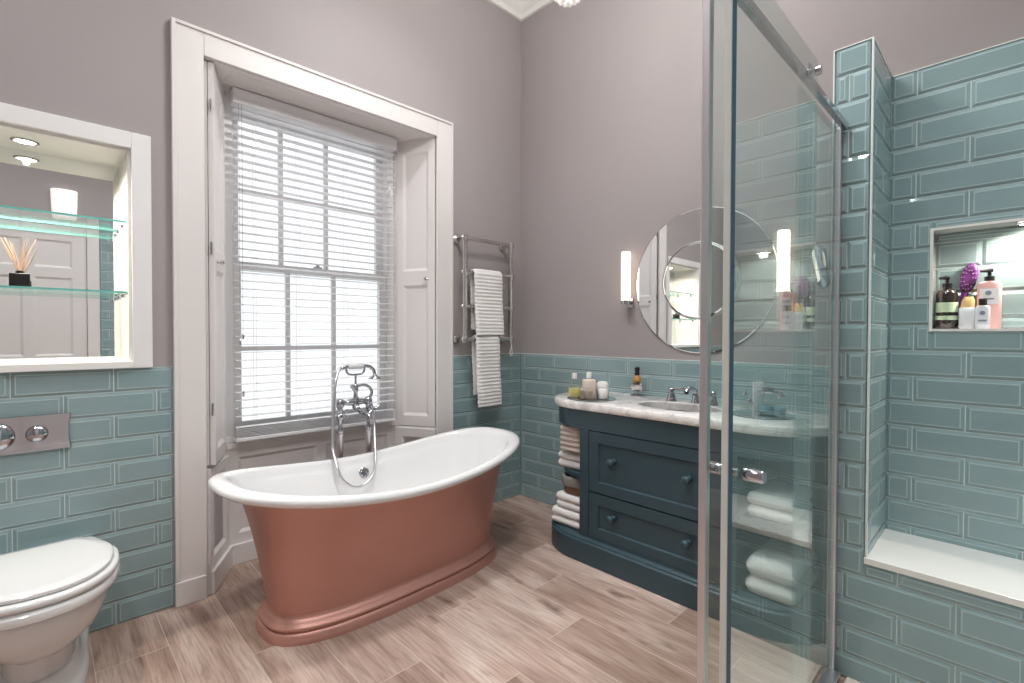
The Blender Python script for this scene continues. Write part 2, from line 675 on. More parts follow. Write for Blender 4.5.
# tiled dado
left_m = frame_mtx((0, 0, 0), (0, 1, 0), (1, 0, 0))      # u = y, v = z, out = +x
back_m = frame_mtx((0, 0, 0), (1, 0, 0), (0, -1, 0))     # u = x, v = z, out = -y
right_m = frame_mtx((XR, 0, 0), (0, 1, 0), (-1, 0, 0))
TT = 11 * ROW
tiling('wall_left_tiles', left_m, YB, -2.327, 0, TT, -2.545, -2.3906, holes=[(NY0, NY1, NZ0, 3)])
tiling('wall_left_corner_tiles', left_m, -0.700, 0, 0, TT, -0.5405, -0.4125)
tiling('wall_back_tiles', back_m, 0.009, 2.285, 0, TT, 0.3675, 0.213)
struct(build('trim_5', MB().box(0.0, 0.006, YB, NY0 - 0.07, TT, TT + 0.004).box(0.0, 0.006, -0.700, 0, TT, TT + 0.004).box(0.0, 2.285, -0.006, 0, TT, TT + 0.004), M['trim']))

# ---------------------------------------------------------------- window: architrave, splays, apron, sashes
mb = MB()
for y0, y1 in ((-2.327, -2.195), (-0.825, -0.695)):
    mb.box(0, 0.022, y0, y1, 0, 2.768)
mb.box(0, 0.022, -2.195, -0.825, 2.643, 2.768)
struct(build('trim_6', mb, M['wood'], bevel=0.004))
mb = MB()   # outer bead of the architrave
mb.box(0.022, 0.03, -2.327, -2.309, 0.12, 2.768)
mb.box(0.022, 0.03, -0.712, -0.695, 0.12, 2.768)
mb.box(0.022, 0.03, -2.309, -0.712, 2.752, 2.768)
struct(build('trim_7', mb, M['wood'], bevel=0.003))
struct(build('trim_8', MB().box(0.022, 0.034, -2.329, -2.202, 0, 0.116).box(0.022, 0.034, -0.82, -0.693, 0, 0.116), M['wood'], bevel=0.004))

SX, SYL, SYR = -0.267, -2.041, -0.975
mb = MB()
SB = 0.062      # depth of the shutter boxes sunk in the splays
mb.prism([(0.0, WY0 - 0.075), (0.0, WY0), (SX, SYL), (-0.45, SYL), (-0.45, WY0 - 0.075)], 0, 0.632)
mb.prism([(0.0, WY0 - 0.075), (SX, SYL - 0.075), (SX, SYL), (-0.45, SYL), (-0.45, WY0 - 0.075)], 0.632, WZ)
mb.prism([(0.0, WY1), (0.0, WY1 + 0.075), (-0.45, WY1 + 0.075), (-0.45, SYR), (SX, SYR)], 0, 0.650)
mb.prism([(0.0, WY1 + 0.075), (-0.45, WY1 + 0.075), (-0.45, SYR), (SX, SYR), (SX, SYR + 0.075)], 0.650, WZ)
struct(build('trim_9', mb, M['wood']))
mb = MB()   # sunk panels low on the splays, under the shutters
dl = Vector((SX, SYL - WY0, 0))
wl = dl.length
nl = Vector((SYL - WY0, -SX, 0)).normalized()
ml = frame_mtx(Vector((0.0, WY0, 0)) + nl * 0.001, dl, nl)
panel_board(mb, ml, wl, 0.62, 0.012, [(0.05, wl - 0.05, 0.17, 0.57)])
dr = Vector((SX, SYR - WY1, 0))
nr = Vector((dr.y, -dr.x, 0)).normalized()
if nr.y > 0:
    nr = -nr
mr = frame_mtx(Vector((0.0, WY1, 0)) + nr * 0.001, dr, nr)
panel_board(mb, mr, wl, 0.64, 0.012, [(0.05, wl - 0.05, 0.17, 0.58)])
struct(build('trim_10', mb, M['wood']))
struct(build('baseboard_left', MB().box(0, wl, 0, 0.115, 0.012, 0.03, ml).box(0, wl, 0, 0.115, 0.012, 0.03, mr)
             .box(SX, SX + 0.02, SYL, SYR, 0, 0.115), M['wood'], bevel=0.005))
mb = MB()
panel_board(mb, frame_mtx((-0.45, SYL, 0), (0, 1, 0), (1, 0, 0)), SYR - SYL, 0.685, 0.45 + SX, [(0.06, 0.506, 0.17, 0.60), (0.56, 1.006, 0.17, 0.60)])
mb.box(SX, SX + 0.012, SYL, SYR, 0.655, 0.685)
struct(build('trim_11', mb, M['wood']))
mb = MB()   # panelled soffit
panel_board(mb, frame_mtx((-0.45, WY0, WZ), (0, 1, 0), (0, 0, -1), (1, 0, 0)), WY1 - WY0, 0.45, 0.008, [(0.12, WY1 - WY0 - 0.12, 0.25, 0.42)], 0.007, 0.02)
struct(build('trim_12', mb, M['wood']))

win = bpy.data.objects.new('window_1', None)
C.objects.link(win)
win.location = (-0.36, -1.508, 0.685)
struct(win)
fy0, fy1 = SYL, SYR
mb = MB()
mb.box(-0.45, -0.30, fy0, fy0 + 0.05, 0.685, 2.64)
mb.box(-0.45, -0.30, fy1 - 0.05, fy1, 0.685, 2.64)
mb.box(-0.45, -0.30, fy0 + 0.05, fy1 - 0.05, 2.60, 2.64)
struct(build('window_frame', mb, M['white'], win, bevel=0.004))
struct(build('window_sill', MB().box(-0.47, -0.275, fy0, fy1, 0.685, 0.715), M['white'], win, bevel=0.006))


def sash(x0, x1, z0, z1, rails, bars_y, bars_z, name):
    mb = MB()
    a, b = fy0 + 0.05, fy1 - 0.05
    mb.box(x0, x1, a, a + 0.045, z0, z1)
    mb.box(x0, x1, b - 0.045, b, z0, z1)
    mb.box(x0, x1, a + 0.045, b - 0.045, z0, z0 + rails[0])
    mb.box(x0, x1, a + 0.045, b - 0.045, z1 - rails[1], z1)
    for y in bars_y:
        mb.box(x0 + 0.006, x1 - 0.006, y - 0.013, y + 0.013, z0 + rails[0], z1 - rails[1])
    ys = [a + 0.045] + [q for y in bars_y for q in (y - 0.013, y + 0.013)] + [b - 0.045]
    for z in bars_z:
        for i in range(0, len(ys), 2):
            mb.box(x0 + 0.006, x1 - 0.006, ys[i], ys[i + 1], z - 0.013, z + 0.013)
    s = struct(build(name, mb, M['white'], win))
    xm = (x0 + x1) / 2
    struct(build('window_pane', MB().box(xm - 0.002, xm + 0.002, a + 0.04, b - 0.04, z0 + rails[0] - 0.005, z1 - rails[1] + 0.005), M['wpane'], s))


sash(-0.405, -0.37, 1.665, 2.60, (0.045, 0.05), (-1.707, -1.425), (2.13,), 'upper_sash')
sash(-0.36, -0.325, 0.715, 1.712, (0.075, 0.045), (-1.684, -1.395), (1.21,), 'lower_sash')
lk = MB().box(-0.345, -0.325, -1.525, -1.475, 1.712, 1.722).lathe([(0.012, 0), (0.01, 0.02), (0.004, 0.022)], (-0.335, -1.5, 1.722))
struct(build('sash_catch', lk, M['chrome'], win, smooth=40))

# ---------------------------------------------------------------- venetian blind
bl = thing('venetian_blind', 'white wooden venetian blind with open slats hanging in the window', 'blind', (-0.235, -1.505, 0.69))
BY0, BY1 = -2.012, -1.012
build('valance', MB().box(-0.262, -0.195, BY0 - 0.003, BY1 + 0.006, 2.556, 2.637), M['slat'], bl, bevel=0.004)
mb = MB()
z = 2.525
while z > 0.80:
    t = 0.0015
    # a very slightly crowned slat
    for i in range(3):
        xa, xb = -0.26 + i * 0.0167, -0.26 + (i + 1) * 0.0167
        za = z + (0.0, 0.0022, 0.0022, 0.0)[i]
        zb = z + (0.0, 0.0022, 0.0022, 0.0)[i + 1]
        mb.loft([[(xa, BY0 + 0.008, za), (xb, BY0 + 0.008, zb), (xb, BY0 + 0.008, zb + 0.003), (xa, BY0 + 0.008, za + 0.003)],
                 [(xa, BY1 - 0.004, za), (xb, BY1 - 0.004, zb), (xb, BY1 - 0.004, zb + 0.003), (xa, BY1 - 0.004, za + 0.003)]])
    z -= 0.0445
for k in range(7):
    mb.box(-0.26, -0.21, BY0 + 0.008, BY1 - 0.004, 0.722 + k * 0.0085, 0.722 + k * 0.0085 + 0.003)
sl = build('slats', mb, M['slat'], bl)
build('bottom_rail', MB().box(-0.262, -0.208, BY0 + 0.006, BY1 - 0.002, 0.695, 0.717), M['slat'], bl, bevel=0.004)
for y in (-1.90, -1.66, -1.36, -1.10):
    mb = MB()
    for x in (-0.2625, -0.2075):
        mb.tube([(x, y, 0.71), (x, y, 2.56)], 0.0012, 5)
    build('ladder_cord', mb, M['cord'], bl)
mb = MB()
for y in (-1.062, -1.05):
    mb.tube([(-0.203, y, 2.556), (-0.2, y, 2.3)], 0.0012, 5)
mb.lathe([(0.003, 0.0), (0.009, -0.012), (0.007, -0.035), (0.003, -0.04)], (-0.2, -1.062, 2.3), seg=10).lathe([(0.003, 0.0), (0.009, -0.012), (0.007, -0.035), (0.003, -0.04)], (-0.2, -1.05, 2.26), seg=10)
mb.tube([(-0.2, -1.05, 2.3), (-0.2, -1.05, 2.25)], 0.0012, 5)
build('pull_cord', mb, M['cord'], bl)
mb = MB().tube([(-0.202, -1.97, 2.556), (-0.202, -1.97, 1.30)], 0.0012, 5).tube([(-0.202, -1.985, 2.556), (-0.202, -1.985, 1.27)], 0.0012, 5)
for y, z in ((-1.97, 1.30), (-1.985, 1.27), (-1.97, 0.98), (-1.985, 0.90)):
    mb.lathe([(0.003, 0.0), (0.007, -0.01), (0.006, -0.03), (0.003, -0.034)], (-0.202, y, z), seg=10)
build('tilt_cord', mb, M['nickel'], bl)

# ---------------------------------------------------------------- shutters folded into the splays
z0s, z1s = 0.64, 2.636


def shutter(name, base, d, n, z0, z1, label, knob_u, thick, W_):
    """framed panel leaves lying against a splay; d along the splay into the window, n into the opening"""
    d, n = Vector(d).normalized(), Vector(n).normalized()
    b = Vector(base)
    root = thing(name, label, 'shutter', (b.x, b.y, z0))
    H = z1 - z0
    for k in range(thick):
        mb = MB()
        m_ = frame_mtx(Vector((b.x, b.y, z0)) + n * (-0.027 * (thick - k)) + d * (0.006 * k), d, n)
        panel_board(mb, m_, W_ - 0.006 * k, H, 0.0235, [(0.05, W_ - 0.045, 0.07, 0.98), (0.05, W_ - 0.045, 1.08, H - 0.09)], 0.012, 0.02)
        leaf = build('leaf', mb, M['wood'], root)
    t = -0.0035
    kb = MB()
    o = Vector((b.x, b.y, z0 + 1.02)) + n * t + d * knob_u
    q = frame_mtx(o, d, n)
    kb.lathe([(0.011, 0), (0.006, 0.004), (0.006, 0.014), (0.012, 0.02), (0.013, 0.026), (0.009, 0.032), (0.002, 0.034)], (0, 0, 0), seg=16, mtx=q)
    build('knob', kb, M['nickel'], leaf, smooth=40)
    for hz in (0.25, 1.05, 1.75):
        hg = MB()
        c = Vector((b.x, b.y, z0 + hz)) - n * 0.014 - d * 0.0045
        hg.tube([c, c + Vector((0, 0, 0.06))], 0.004, 8)
        build('hinge', hg, M['nickel'], root)
    return root


shutter('window_shutter', Vector((0.004, -2.150, 0)), Vector((-0.25, 0.105, 0)), Vector((0.105, 0.25, 0)), z0s, z1s, 'white folded shutter at the toilet end of the window, seen nearly edge on', 0.07, 2, 0.29)
shutter('window_shutter', Vector((-0.006, WY1 - 0.004, 0)), dr, nr, 0.655, 2.645, 'flat white panelled shutter beside the towel radiator', 0.06, 1, 0.29)

# ---------------------------------------------------------------- mirrored recess above the toilet
mb = MB()
fo = 0.072
mb.box(0, 0.02, NY1, NY1 + fo, TT, NZ1 + fo)
mb.box(0, 0.02, NY0 - fo, NY0, TT, NZ1 + fo)
mb.box(0, 0.02, NY0, NY1, NZ1, NZ1 + fo)
struct(build('trim_13', mb, M['white'], bevel=0.003))
mb = MB()
mb.box(-ND + 0.003, 0, NY1 - 0.012, NY1, NZ0 + 0.03, NZ1)
mb.box(-ND + 0.003, 0, NY0, NY0 + 0.012, NZ0 + 0.03, NZ1)
mb.box(-ND + 0.003, 0, NY0 + 0.012, NY1 - 0.012, NZ1 - 0.012, NZ1)
mb.box(-ND + 0.003, 0.028, NY0 - 0.0, NY1, NZ0 + 0.002, NZ0 + 0.03)
struct(build('trim_14', mb, M['ceil']))
mr_ = MB().box(-ND + 0.001, -ND + 0.005, NY0 + 0.012, NY1 - 0.012, NZ0 + 0.03, NZ1 - 0.012)
tag(build('recess_mirror', mr_, M['mirror']), 'large mirror filling the back of the white recess over the toilet', 'mirror')


def glass_shelf(z, label):
    r = thing('glass_shelf', label, 'shelf', (-0.16, (NY0 + NY1) / 2, z), 'glass shelves in the recess')
    a, b = NY0 + 0.014, NY1 - 0.014
    mb = MB().box(-ND + 0.012, -0.025, a, b, z, z + 0.009)
    build('glass_pane', mb, None, r, mats=[M['shelfg'], M['gedge']], fmat=lambda p: 1 if abs(p.normal.z) < 0.5 else 0)
    for y in (a + 0.009, b - 0.009):
        for x in (-0.07, -0.24):
            build('shelf_support', MB().lathe([(0.008, 0), (0.008, 0.014), (0.005, 0.016)], (x, y, z - 0.017), seg=12), M['chrome'], r, smooth=40)
    return r


glass_shelf(1.795, 'upper glass shelf in the mirrored recess, empty')
glass_shelf(1.478, 'lower glass shelf in the mirrored recess, holding the reed diffuser')


def downlight(name, loc, label, power, ring=0.042, cone=2.2, kind='SPOT'):
    r = thing(name, label, 'light', loc, None)
    x, y, z = loc
    build('bezel', MB().lathe([(ring, 0.0), (ring, -0.004), (ring * 0.78, -0.006), (ring * 0.74, 0.0)], loc, seg=28, cap0=False, cap1=False), M['chrome'], r, smooth=40)
    build('lens', MB().lathe([(ring * 0.76, -0.001), (ring * 0.76, -0.003)], loc, seg=28), M['lampd'], r)
    if kind == 'SPOT':
        l = lamp('SPOT', 'downlight_beam', (0, 0, -0.016), power, (1.0, 0.89, 0.77), 0.012, spot_size=cone, spot_blend=0.9)
    else:
        l = lamp('POINT', 'downlight_glow', (0, 0, -0.05), power, (1.0, 0.89, 0.78), 0.035)
    l.parent = r
    return r


downlight('recessed_downlight', (-0.155, -2.815, NZ1 - 0.012), 'round chrome downlight in the top of the mirrored recess', LAMP_NICHE * 11, 0.045, cone=2.9)

# reed diffuser
rd = thing('reed_diffuser', 'black square reed diffuser with pale reeds on the lower glass shelf', 'diffuser', (-0.11, -2.835, 1.4875))
build('bottle', MB().box(-0.141, -0.079, -2.866, -2.804, 1.4875, 1.544), M['black'], rd, bevel=0.003)
build('neck', MB().lathe([(0.013, 1.544), (0.013, 1.556), (0.008, 1.557)], (-0.11, -2.835, 0), seg=16), M['black'], rd, smooth=40)
for k in range(9):
    a = (k - 4) / 4
    t = Vector((-0.11 + random.uniform(-0.02, 0.02), -2.835 + 0.058 * a + random.uniform(-0.008, 0.008), 1.70 - 0.03 * (1 - abs(a)) + random.uniform(-0.01, 0.01)))
    build('reed', MB().tube([(-0.11 - 0.003 * a, -2.835 - 0.008 * a, 1.5445), t], 0.0021, 6), M['reed'], rd)

# ---------------------------------------------------------------- toilet and flush plate
TY = -2.79
to = thing('toilet', 'white back to wall toilet with closed lid below the chrome flush plate', 'toilet', (0.3, TY, 0))


def dshape(x0, x1, w, wb, N=48, n=2.3, squash=0.42):
    """D-shaped outline: straight back of half width wb at x0, widest w, rounded front at x1"""
    L = x1 - x0
    xm = x0 + L * squash
    pts = []
    for k in range(N // 2 + 1):
        t = -pi / 2 + pi * k / (N // 2)
        c, s = cos(t), sin(t)
        pts.append((xm + (x1 - xm) * abs(c) ** (2 / n), TY + w * math.copysign(abs(s) ** (2 / n), s)))
    m_ = N // 4
    for k in range(1, m_ + 1):
        t = k / m_
        pts.append((xm + (x0 - xm) * t, TY + w - (w - wb) * (t ** 1.8)))
    for k in range(m_ - 1, 0, -1):
        t = k / m_
        pts.append((xm + (x0 - xm) * t, TY - w + (w - wb) * (t ** 1.8)))
    return pts


def dloft(rows):
    return MB().loft([[(x, y, z) for x, y in dshape(x0, x1, w, wb)] for x0, x1, w, wb, z in rows])


build('lid', dloft([(0.128, 0.606, 0.206, 0.114, 0.4525), (0.124, 0.612, 0.211, 0.118, 0.456), (0.124, 0.612, 0.211, 0.118, 0.466), (0.130, 0.604, 0.204, 0.113, 0.472), (0.16, 0.57, 0.17, 0.09, 0.4745)]), M['ceramic'], to, smooth=50)
build('seat', dloft([(0.10, 0.616, 0.216, 0.122, 0.424), (0.096, 0.628, 0.226, 0.128, 0.428), (0.095, 0.632, 0.229, 0.128, 0.436), (0.096, 0.630, 0.227, 0.128, 0.446), (0.10, 0.620, 0.219, 0.124, 0.4515)]), M['ceramic'], to, smooth=50)
build('bowl', dloft([(0.006, 0.44, 0.105, 0.12, 0.10), (0.006, 0.44, 0.105, 0.12, 0.165), (0.006, 0.465, 0.120, 0.13, 0.185), (0.006, 0.525, 0.150, 0.14, 0.215), (0.006, 0.575, 0.180, 0.15, 0.260), (0.006, 0.600, 0.198, 0.155, 0.31), (0.006, 0.609, 0.207, 0.16, 0.352), (0.006, 0.610, 0.208, 0.16, 0.366), (0.006, 0.606, 0.206, 0.16, 0.372), (0.006, 0.620, 0.219, 0.165, 0.378), (0.006, 0.634, 0.231, 0.17, 0.386), (0.006, 0.637, 0.234, 0.17, 0.398), (0.006, 0.634, 0.231, 0.17, 0.412), (0.006, 0.622, 0.222, 0.165, 0.421), (0.006, 0.60, 0.20, 0.15, 0.4235)]), M['ceramic'], to, smooth=40)
build('pedestal', dloft([(0.006, 0.50, 0.142, 0.155, 0.0), (0.006, 0.50, 0.142, 0.155, 0.035), (0.006, 0.49, 0.134, 0.15, 0.05), (0.006, 0.475, 0.124, 0.14, 0.06), (0.006, 0.465, 0.117, 0.132, 0.08), (0.006, 0.458, 0.113, 0.128, 0.10)]), M['ceramic'], to, smooth=40)
for s in (-1, 1):
    build('hinge', MB().lathe([(0.012, TY + s * 0.075 - 0.02), (0.012, TY + s * 0.075 + 0.02)], (0.09, 0, 0.444), 'y', 14), M['chrome'], to, smooth=40)

fp = thing('flush_plate', 'polished chrome flush plate with round buttons on the tiles above the toilet', 'flush plate', (0.012, -2.842, 0.815))
py0, py1, pz0, pz1 = -3.0, -2.685, 0.818, 0.965
out = []
for k in range(9):
    t = k / 8
    out.append((py1 - 0.006 * sin(pi * t), pz0 + (pz1 - pz0) * t))
for k in range(9):
    t = k / 8
    out.append((py0 + 0.006 * sin(pi * t), pz1 - (pz1 - pz0) * t))
build('plate', MB().loft([[(0.006, y, z) for y, z in out], [(0.019, y, z) for y, z in out]]), M['chrome'], fp, bevel=0.004)
for y, r in ((-2.789, 0.034), (-2.905, 0.055)):
    build('button', MB().lathe([(r, 0.019), (r, 0.024), (r * 0.92, 0.030), (r * 0.6, 0.036), (r * 0.1, 0.038)], (0, y, 0.890), 'x', 32), M['chrome'], fp, smooth=50)

# ---------------------------------------------------------------- copper bath
ba = thing('bath', 'freestanding copper bath with white enamel inside in front of the window', 'bath', (0.513, -1.46, 0))
RA, RB, RN, RX, RY, ROT, ZM, ZE, KX = 0.82, 0.391, 2.70, 0.51, -1.466, 1.9, 0.597, 0.693, 1.71
BA, BB, BN, BX, BYY = 0.649, 0.26, 2.93, 0.513, -1.454
N_ = 128
zr = lambda t: ZM + (ZE - ZM) * abs(t) ** KX


def ring(a, b, n, xc, yc, dz, w=1.0, zb=0.0):
    """outline at rim height + dz when w = 1, at flat height zb when w = 0"""
    return [(x, y, w * (zr(t) + dz) + (1 - w) * zb) for x, y, t in superellipse(a, b, n, xc, yc, ROT, N_)]


mb = MB()
rows = [(0.0, 0.0), (0.006, 0.0), (0.006, 0.008), (0.002, 0.030), (-0.006, 0.042), (-0.012, 0.045), (-0.012, 0.049), (-0.004, 0.053), (-0.001, 0.060), (-0.004, 0.067), (-0.012, 0.071), (-0.016, 0.080), (-0.026, 0.088), (-0.034, 0.098), (-0.034, 0.104)]
mb.loft([ring(BA + d, BB + d, BN, BX, BYY, 0, 0, z) for d, z in rows])
build('base_moulding', mb, M['copper'], ba, smooth=60)
mb = MB()
rr = []
for i in range(17):
    t = i / 16
    q = t ** 1.25
    a = (BA - 0.036) * (1 - q) + (RA - 0.080) * q
    b = (BB - 0.036) * (1 - q) + (RB - 0.046) * q
    n = BN * (1 - q) + RN * q
    x = BX * (1 - q) + RX * q
    y = BYY * (1 - q) + RY * q
    w = t ** 1.6
    rr.append(ring(a, b, n, x, y, -0.040, w, 0.100 + t * 0.45))
mb.loft(rr, cap1=False)
build('copper_shell', mb, M['copper'], ba, smooth=60)
mb = MB()
rows = [(-0.088, -0.054, -0.056), (-0.076, -0.042, -0.047), (-0.045, -0.034, -0.046), (-0.015, -0.015, -0.042), (-0.003, -0.003, -0.030), (0.0, 0.0, -0.020), (-0.005, -0.004, -0.008), (-0.020, -0.016, 0.0), (-0.045, -0.032, 0.001), (-0.068, -0.044, -0.005), (-0.083, -0.053, -0.018), (-0.092, -0.059, -0.045)]
rr = [ring(RA + da, RB + db, RN, RX, RY, dz) for da, db, dz in rows]
for i in range(1, 12):
    t = i / 11
    q = t ** 1.25
    a = (RA - 0.092) * (1 - q) + 0.55 * q
    b = (RB - 0.059) * (1 - q) + 0.185 * q
    rr.append(ring(a, b, RN, RX, RY, -0.045, (1 - t) ** 1.6, 0.555 - 0.375 * t ** 0.95))
rr.append(ring(0.42, 0.12, 2.3, RX, RY, 0, 0, 0.165))
mb.loft(rr, cap0=False)
build('enamel_basin', mb, M['enamel'], ba, smooth=60)
ofm = frame_mtx((0.2085, -1.462, 0.508), (0, 1, 0), (0.95, 0, 0.31), (-0.31, 0, 0.95))
of = MB().lathe([(0.030, -0.01), (0.030, 0.003), (0.026, 0.006), (0.008, 0.007)], seg=24, mtx=ofm)
ofo = build('overflow_grille', of, M['chrome'], ba, smooth=40)
mb = MB()
for k in range(6):
    a = k * pi / 3
    mb.lathe([(0.0042, 0.0072), (0.0042, 0.0078)], seg=10, mtx=ofm @ Matrix.Translation((0.016 * cos(a), 0.016 * sin(a), 0)))
build('overflow_hole', mb, M['dark'], ofo)

# ---------------------------------------------------------------- bath filler standing behind the bath
FX = 0.045
bt = thing('bath_tap', 'chrome standpipe bath filler with telephone handset behind the copper bath', 'tap', (FX, -1.44, 0))
ya, yb = -1.528, -1.35
for y in (ya, yb):
    p = build('standpipe', MB().lathe([(0.032, 0), (0.032, 0.006), (0.018, 0.012), (0.0175, 0.70), (0.020, 0.705), (0.020, 0.715), (0.012, 0.72)], (FX, y, 0), seg=20), M['satin'], bt, smooth=40)
    build('collar', MB().lathe([(0.019, 0.718), (0.021, 0.725), (0.021, 0.745), (0.012, 0.755), (0.011, 0.785), (0.018, 0.795), (0.022, 0.81), (0.019, 0.83), (0.015, 0.86), (0.022, 0.875), (0.025, 0.893), (0.02, 0.912), (0.008, 0.92)], (FX, y, 0), seg=20), M['chrome'], p, smooth=50)
    s = -1 if y == ya else 1
    # cross handle facing the bath
    hx = FX + 0.045
    mb = MB().lathe([(0.012, FX + 0.012), (0.017, FX + 0.02), (0.013, FX + 0.035), (0.010, FX + 0.045), (0.013, FX + 0.05), (0.010, FX + 0.062), (0.003, FX + 0.064)], (0, y + s * 0.006, 0.842), 'x', 18)
    for k in range(4):
        a = k * pi / 2 + 0.5
        mb.tube([(hx + 0.006, y + s * 0.006, 0.842), (hx + 0.006, y + s * 0.006 + 0.033 * cos(a), 0.842 + 0.033 * sin(a))], [0.006, 0.0085], 10)
    build('cross_handle', mb, M['chrome'], bt, smooth=50)
mb = MB().tube([(FX, ya, 0.893), (FX, -1.49, 0.893), (FX, -1.47, 0.893), (FX, -1.40, 0.893), (FX, yb, 0.893)], [0.0135, 0.015, 0.020, 0.020, 0.0135], 16)
mb.lathe([(0.012, 0.845), (0.02, 0.86), (0.023, 0.88), (0.022, 0.905), (0.014, 0.925), (0.012, 0.95), (0.016, 0.958), (0.016, 0.985), (0.010, 0.995), (0.0065, 1.0), (0.0065, 1.055)], (FX, -1.432, 0), seg=20)
build('mixer_body', mb, M['chrome'], bt, smooth=50)
build('spout', MB().tube(catmull([(FX, -1.432, 0.872), (FX + 0.03, -1.425, 0.846), (FX + 0.07, -1.415, 0.833), (FX + 0.105, -1.408, 0.825), (FX + 0.122, -1.405, 0.802)], 6), [0.014] * 12 + [0.0165] * 13, 16), M['chrome'], bt, smooth=50)
build('diverter_lever', MB().tube([(FX + 0.012, -1.432, 0.925), (FX + 0.03, -1.445, 0.955), (FX + 0.035, -1.475, 0.995)], [0.008, 0.008, 0.012], 12), M['chrome'], bt, smooth=50)
build('riser', MB().tube(catmull([(FX, -1.425, 0.985), (FX, -1.385, 0.99), (FX, -1.345, 0.975), (FX, -1.328, 0.94), (FX, -1.345, 0.905)], 6), 0.0092, 12), M['chrome'], bt, smooth=50)
build('cradle', MB().tube(catmull([(FX, -1.492, 1.098), (FX, -1.486, 1.07), (FX, -1.465, 1.057), (FX, -1.432, 1.055), (FX, -1.40, 1.057), (FX, -1.38, 1.07), (FX, -1.374, 1.098)], 5), 0.0066, 10), M['chrome'], bt, smooth=50)
hs = build('handset', MB().tube(catmull([(FX, -1.52, 1.095), (FX, -1.49, 1.103), (FX, -1.43, 1.106), (FX, -1.372, 1.104), (FX, -1.34, 1.098), (FX, -1.315, 1.075), (FX, -1.308, 1.045)], 6), 0.0108, 14)
           .lathe([(0.010, 1.05), (0.014, 1.043), (0.036, 1.03), (0.038, 1.024), (0.034, 1.021), (0.005, 1.02)], (FX, -1.306, 0), seg=28), M['chrome'], bt, smooth=50)
build('ceramic_grip', MB().tube([(FX, -1.478, 1.104), (FX, -1.47, 1.105), (FX, -1.43, 1.106), (FX, -1.392, 1.105), (FX, -1.384, 1.104)], [0.0125, 0.018, 0.019, 0.018, 0.0125], 18), M['ceramic'], hs, smooth=50)
hose = catmull([(FX, -1.515, 1.097), (FX + 0.02, -1.545, 1.085), (FX + 0.05, -1.578, 1.02), (FX + 0.075, -1.600, 0.90), (FX + 0.09, -1.612, 0.76), (FX + 0.115, -1.622, 0.66), (0.235, -1.632, 0.575), (0.262, -1.618, 0.515), (0.278, -1.565, 0.466), (0.278, -1.50, 0.462), (0.262, -1.435, 0.505), (0.232, -1.405, 0.58), (0.165, -1.372, 0.66), (FX + 0.065, -1.345, 0.74), (FX + 0.035, -1.338, 0.83), (FX + 0.012, -1.342, 0.895)], 8)
build('shower_hose', MB().tube(hose, 0.0082, 12), M['satin'], bt, smooth=50)

# ---------------------------------------------------------------- towel radiator, towels
RXO = 0.10
tr = thing('towel_radiator', 'wall hung chrome ladder towel radiator in the corner above the tiles', 'towel radiator', (RXO, -0.425, 1.2))
y0r, y1r = -0.648, -0.205
zs = [1.969, 1.73, 1.49, 1.262]
for y in (y0r, y1r):
    mb = MB().tube([(RXO, y, 1.235), (RXO, y, 1.96)], 0.0175, 16)
    for z in zs:
        mb.lathe([(0.010, -0.026), (0.021, -0.022), (0.0235, 0), (0.021, 0.022), (0.010, 0.026)], (RXO, y, z), seg=16)
    build('upright', mb, M['nickel'], tr, smooth=50)
for z in zs:
    build('rail', MB().tube([(RXO, y0r - 0.018, z), (RXO, y1r + 0.018, z)], [0.0145, 0.0145], 16)
          .sphere((RXO, y0r - 0.02, z), 0.015, 14, 8).sphere((RXO, y1r + 0.02, z), 0.015, 14, 8), M['nickel'], tr, smooth=50)
for y in (y0r, y1r):
    for z in (zs[0], zs[3]):
        build('wall_bracket', MB().lathe([(0.03, 0.0095), (0.03, 0.014), (0.022, 0.02), (0.012, 0.024), (0.010, RXO - 0.012)], (0, y - 0.004, z), 'x', 20), M['nickel'], tr, smooth=40)


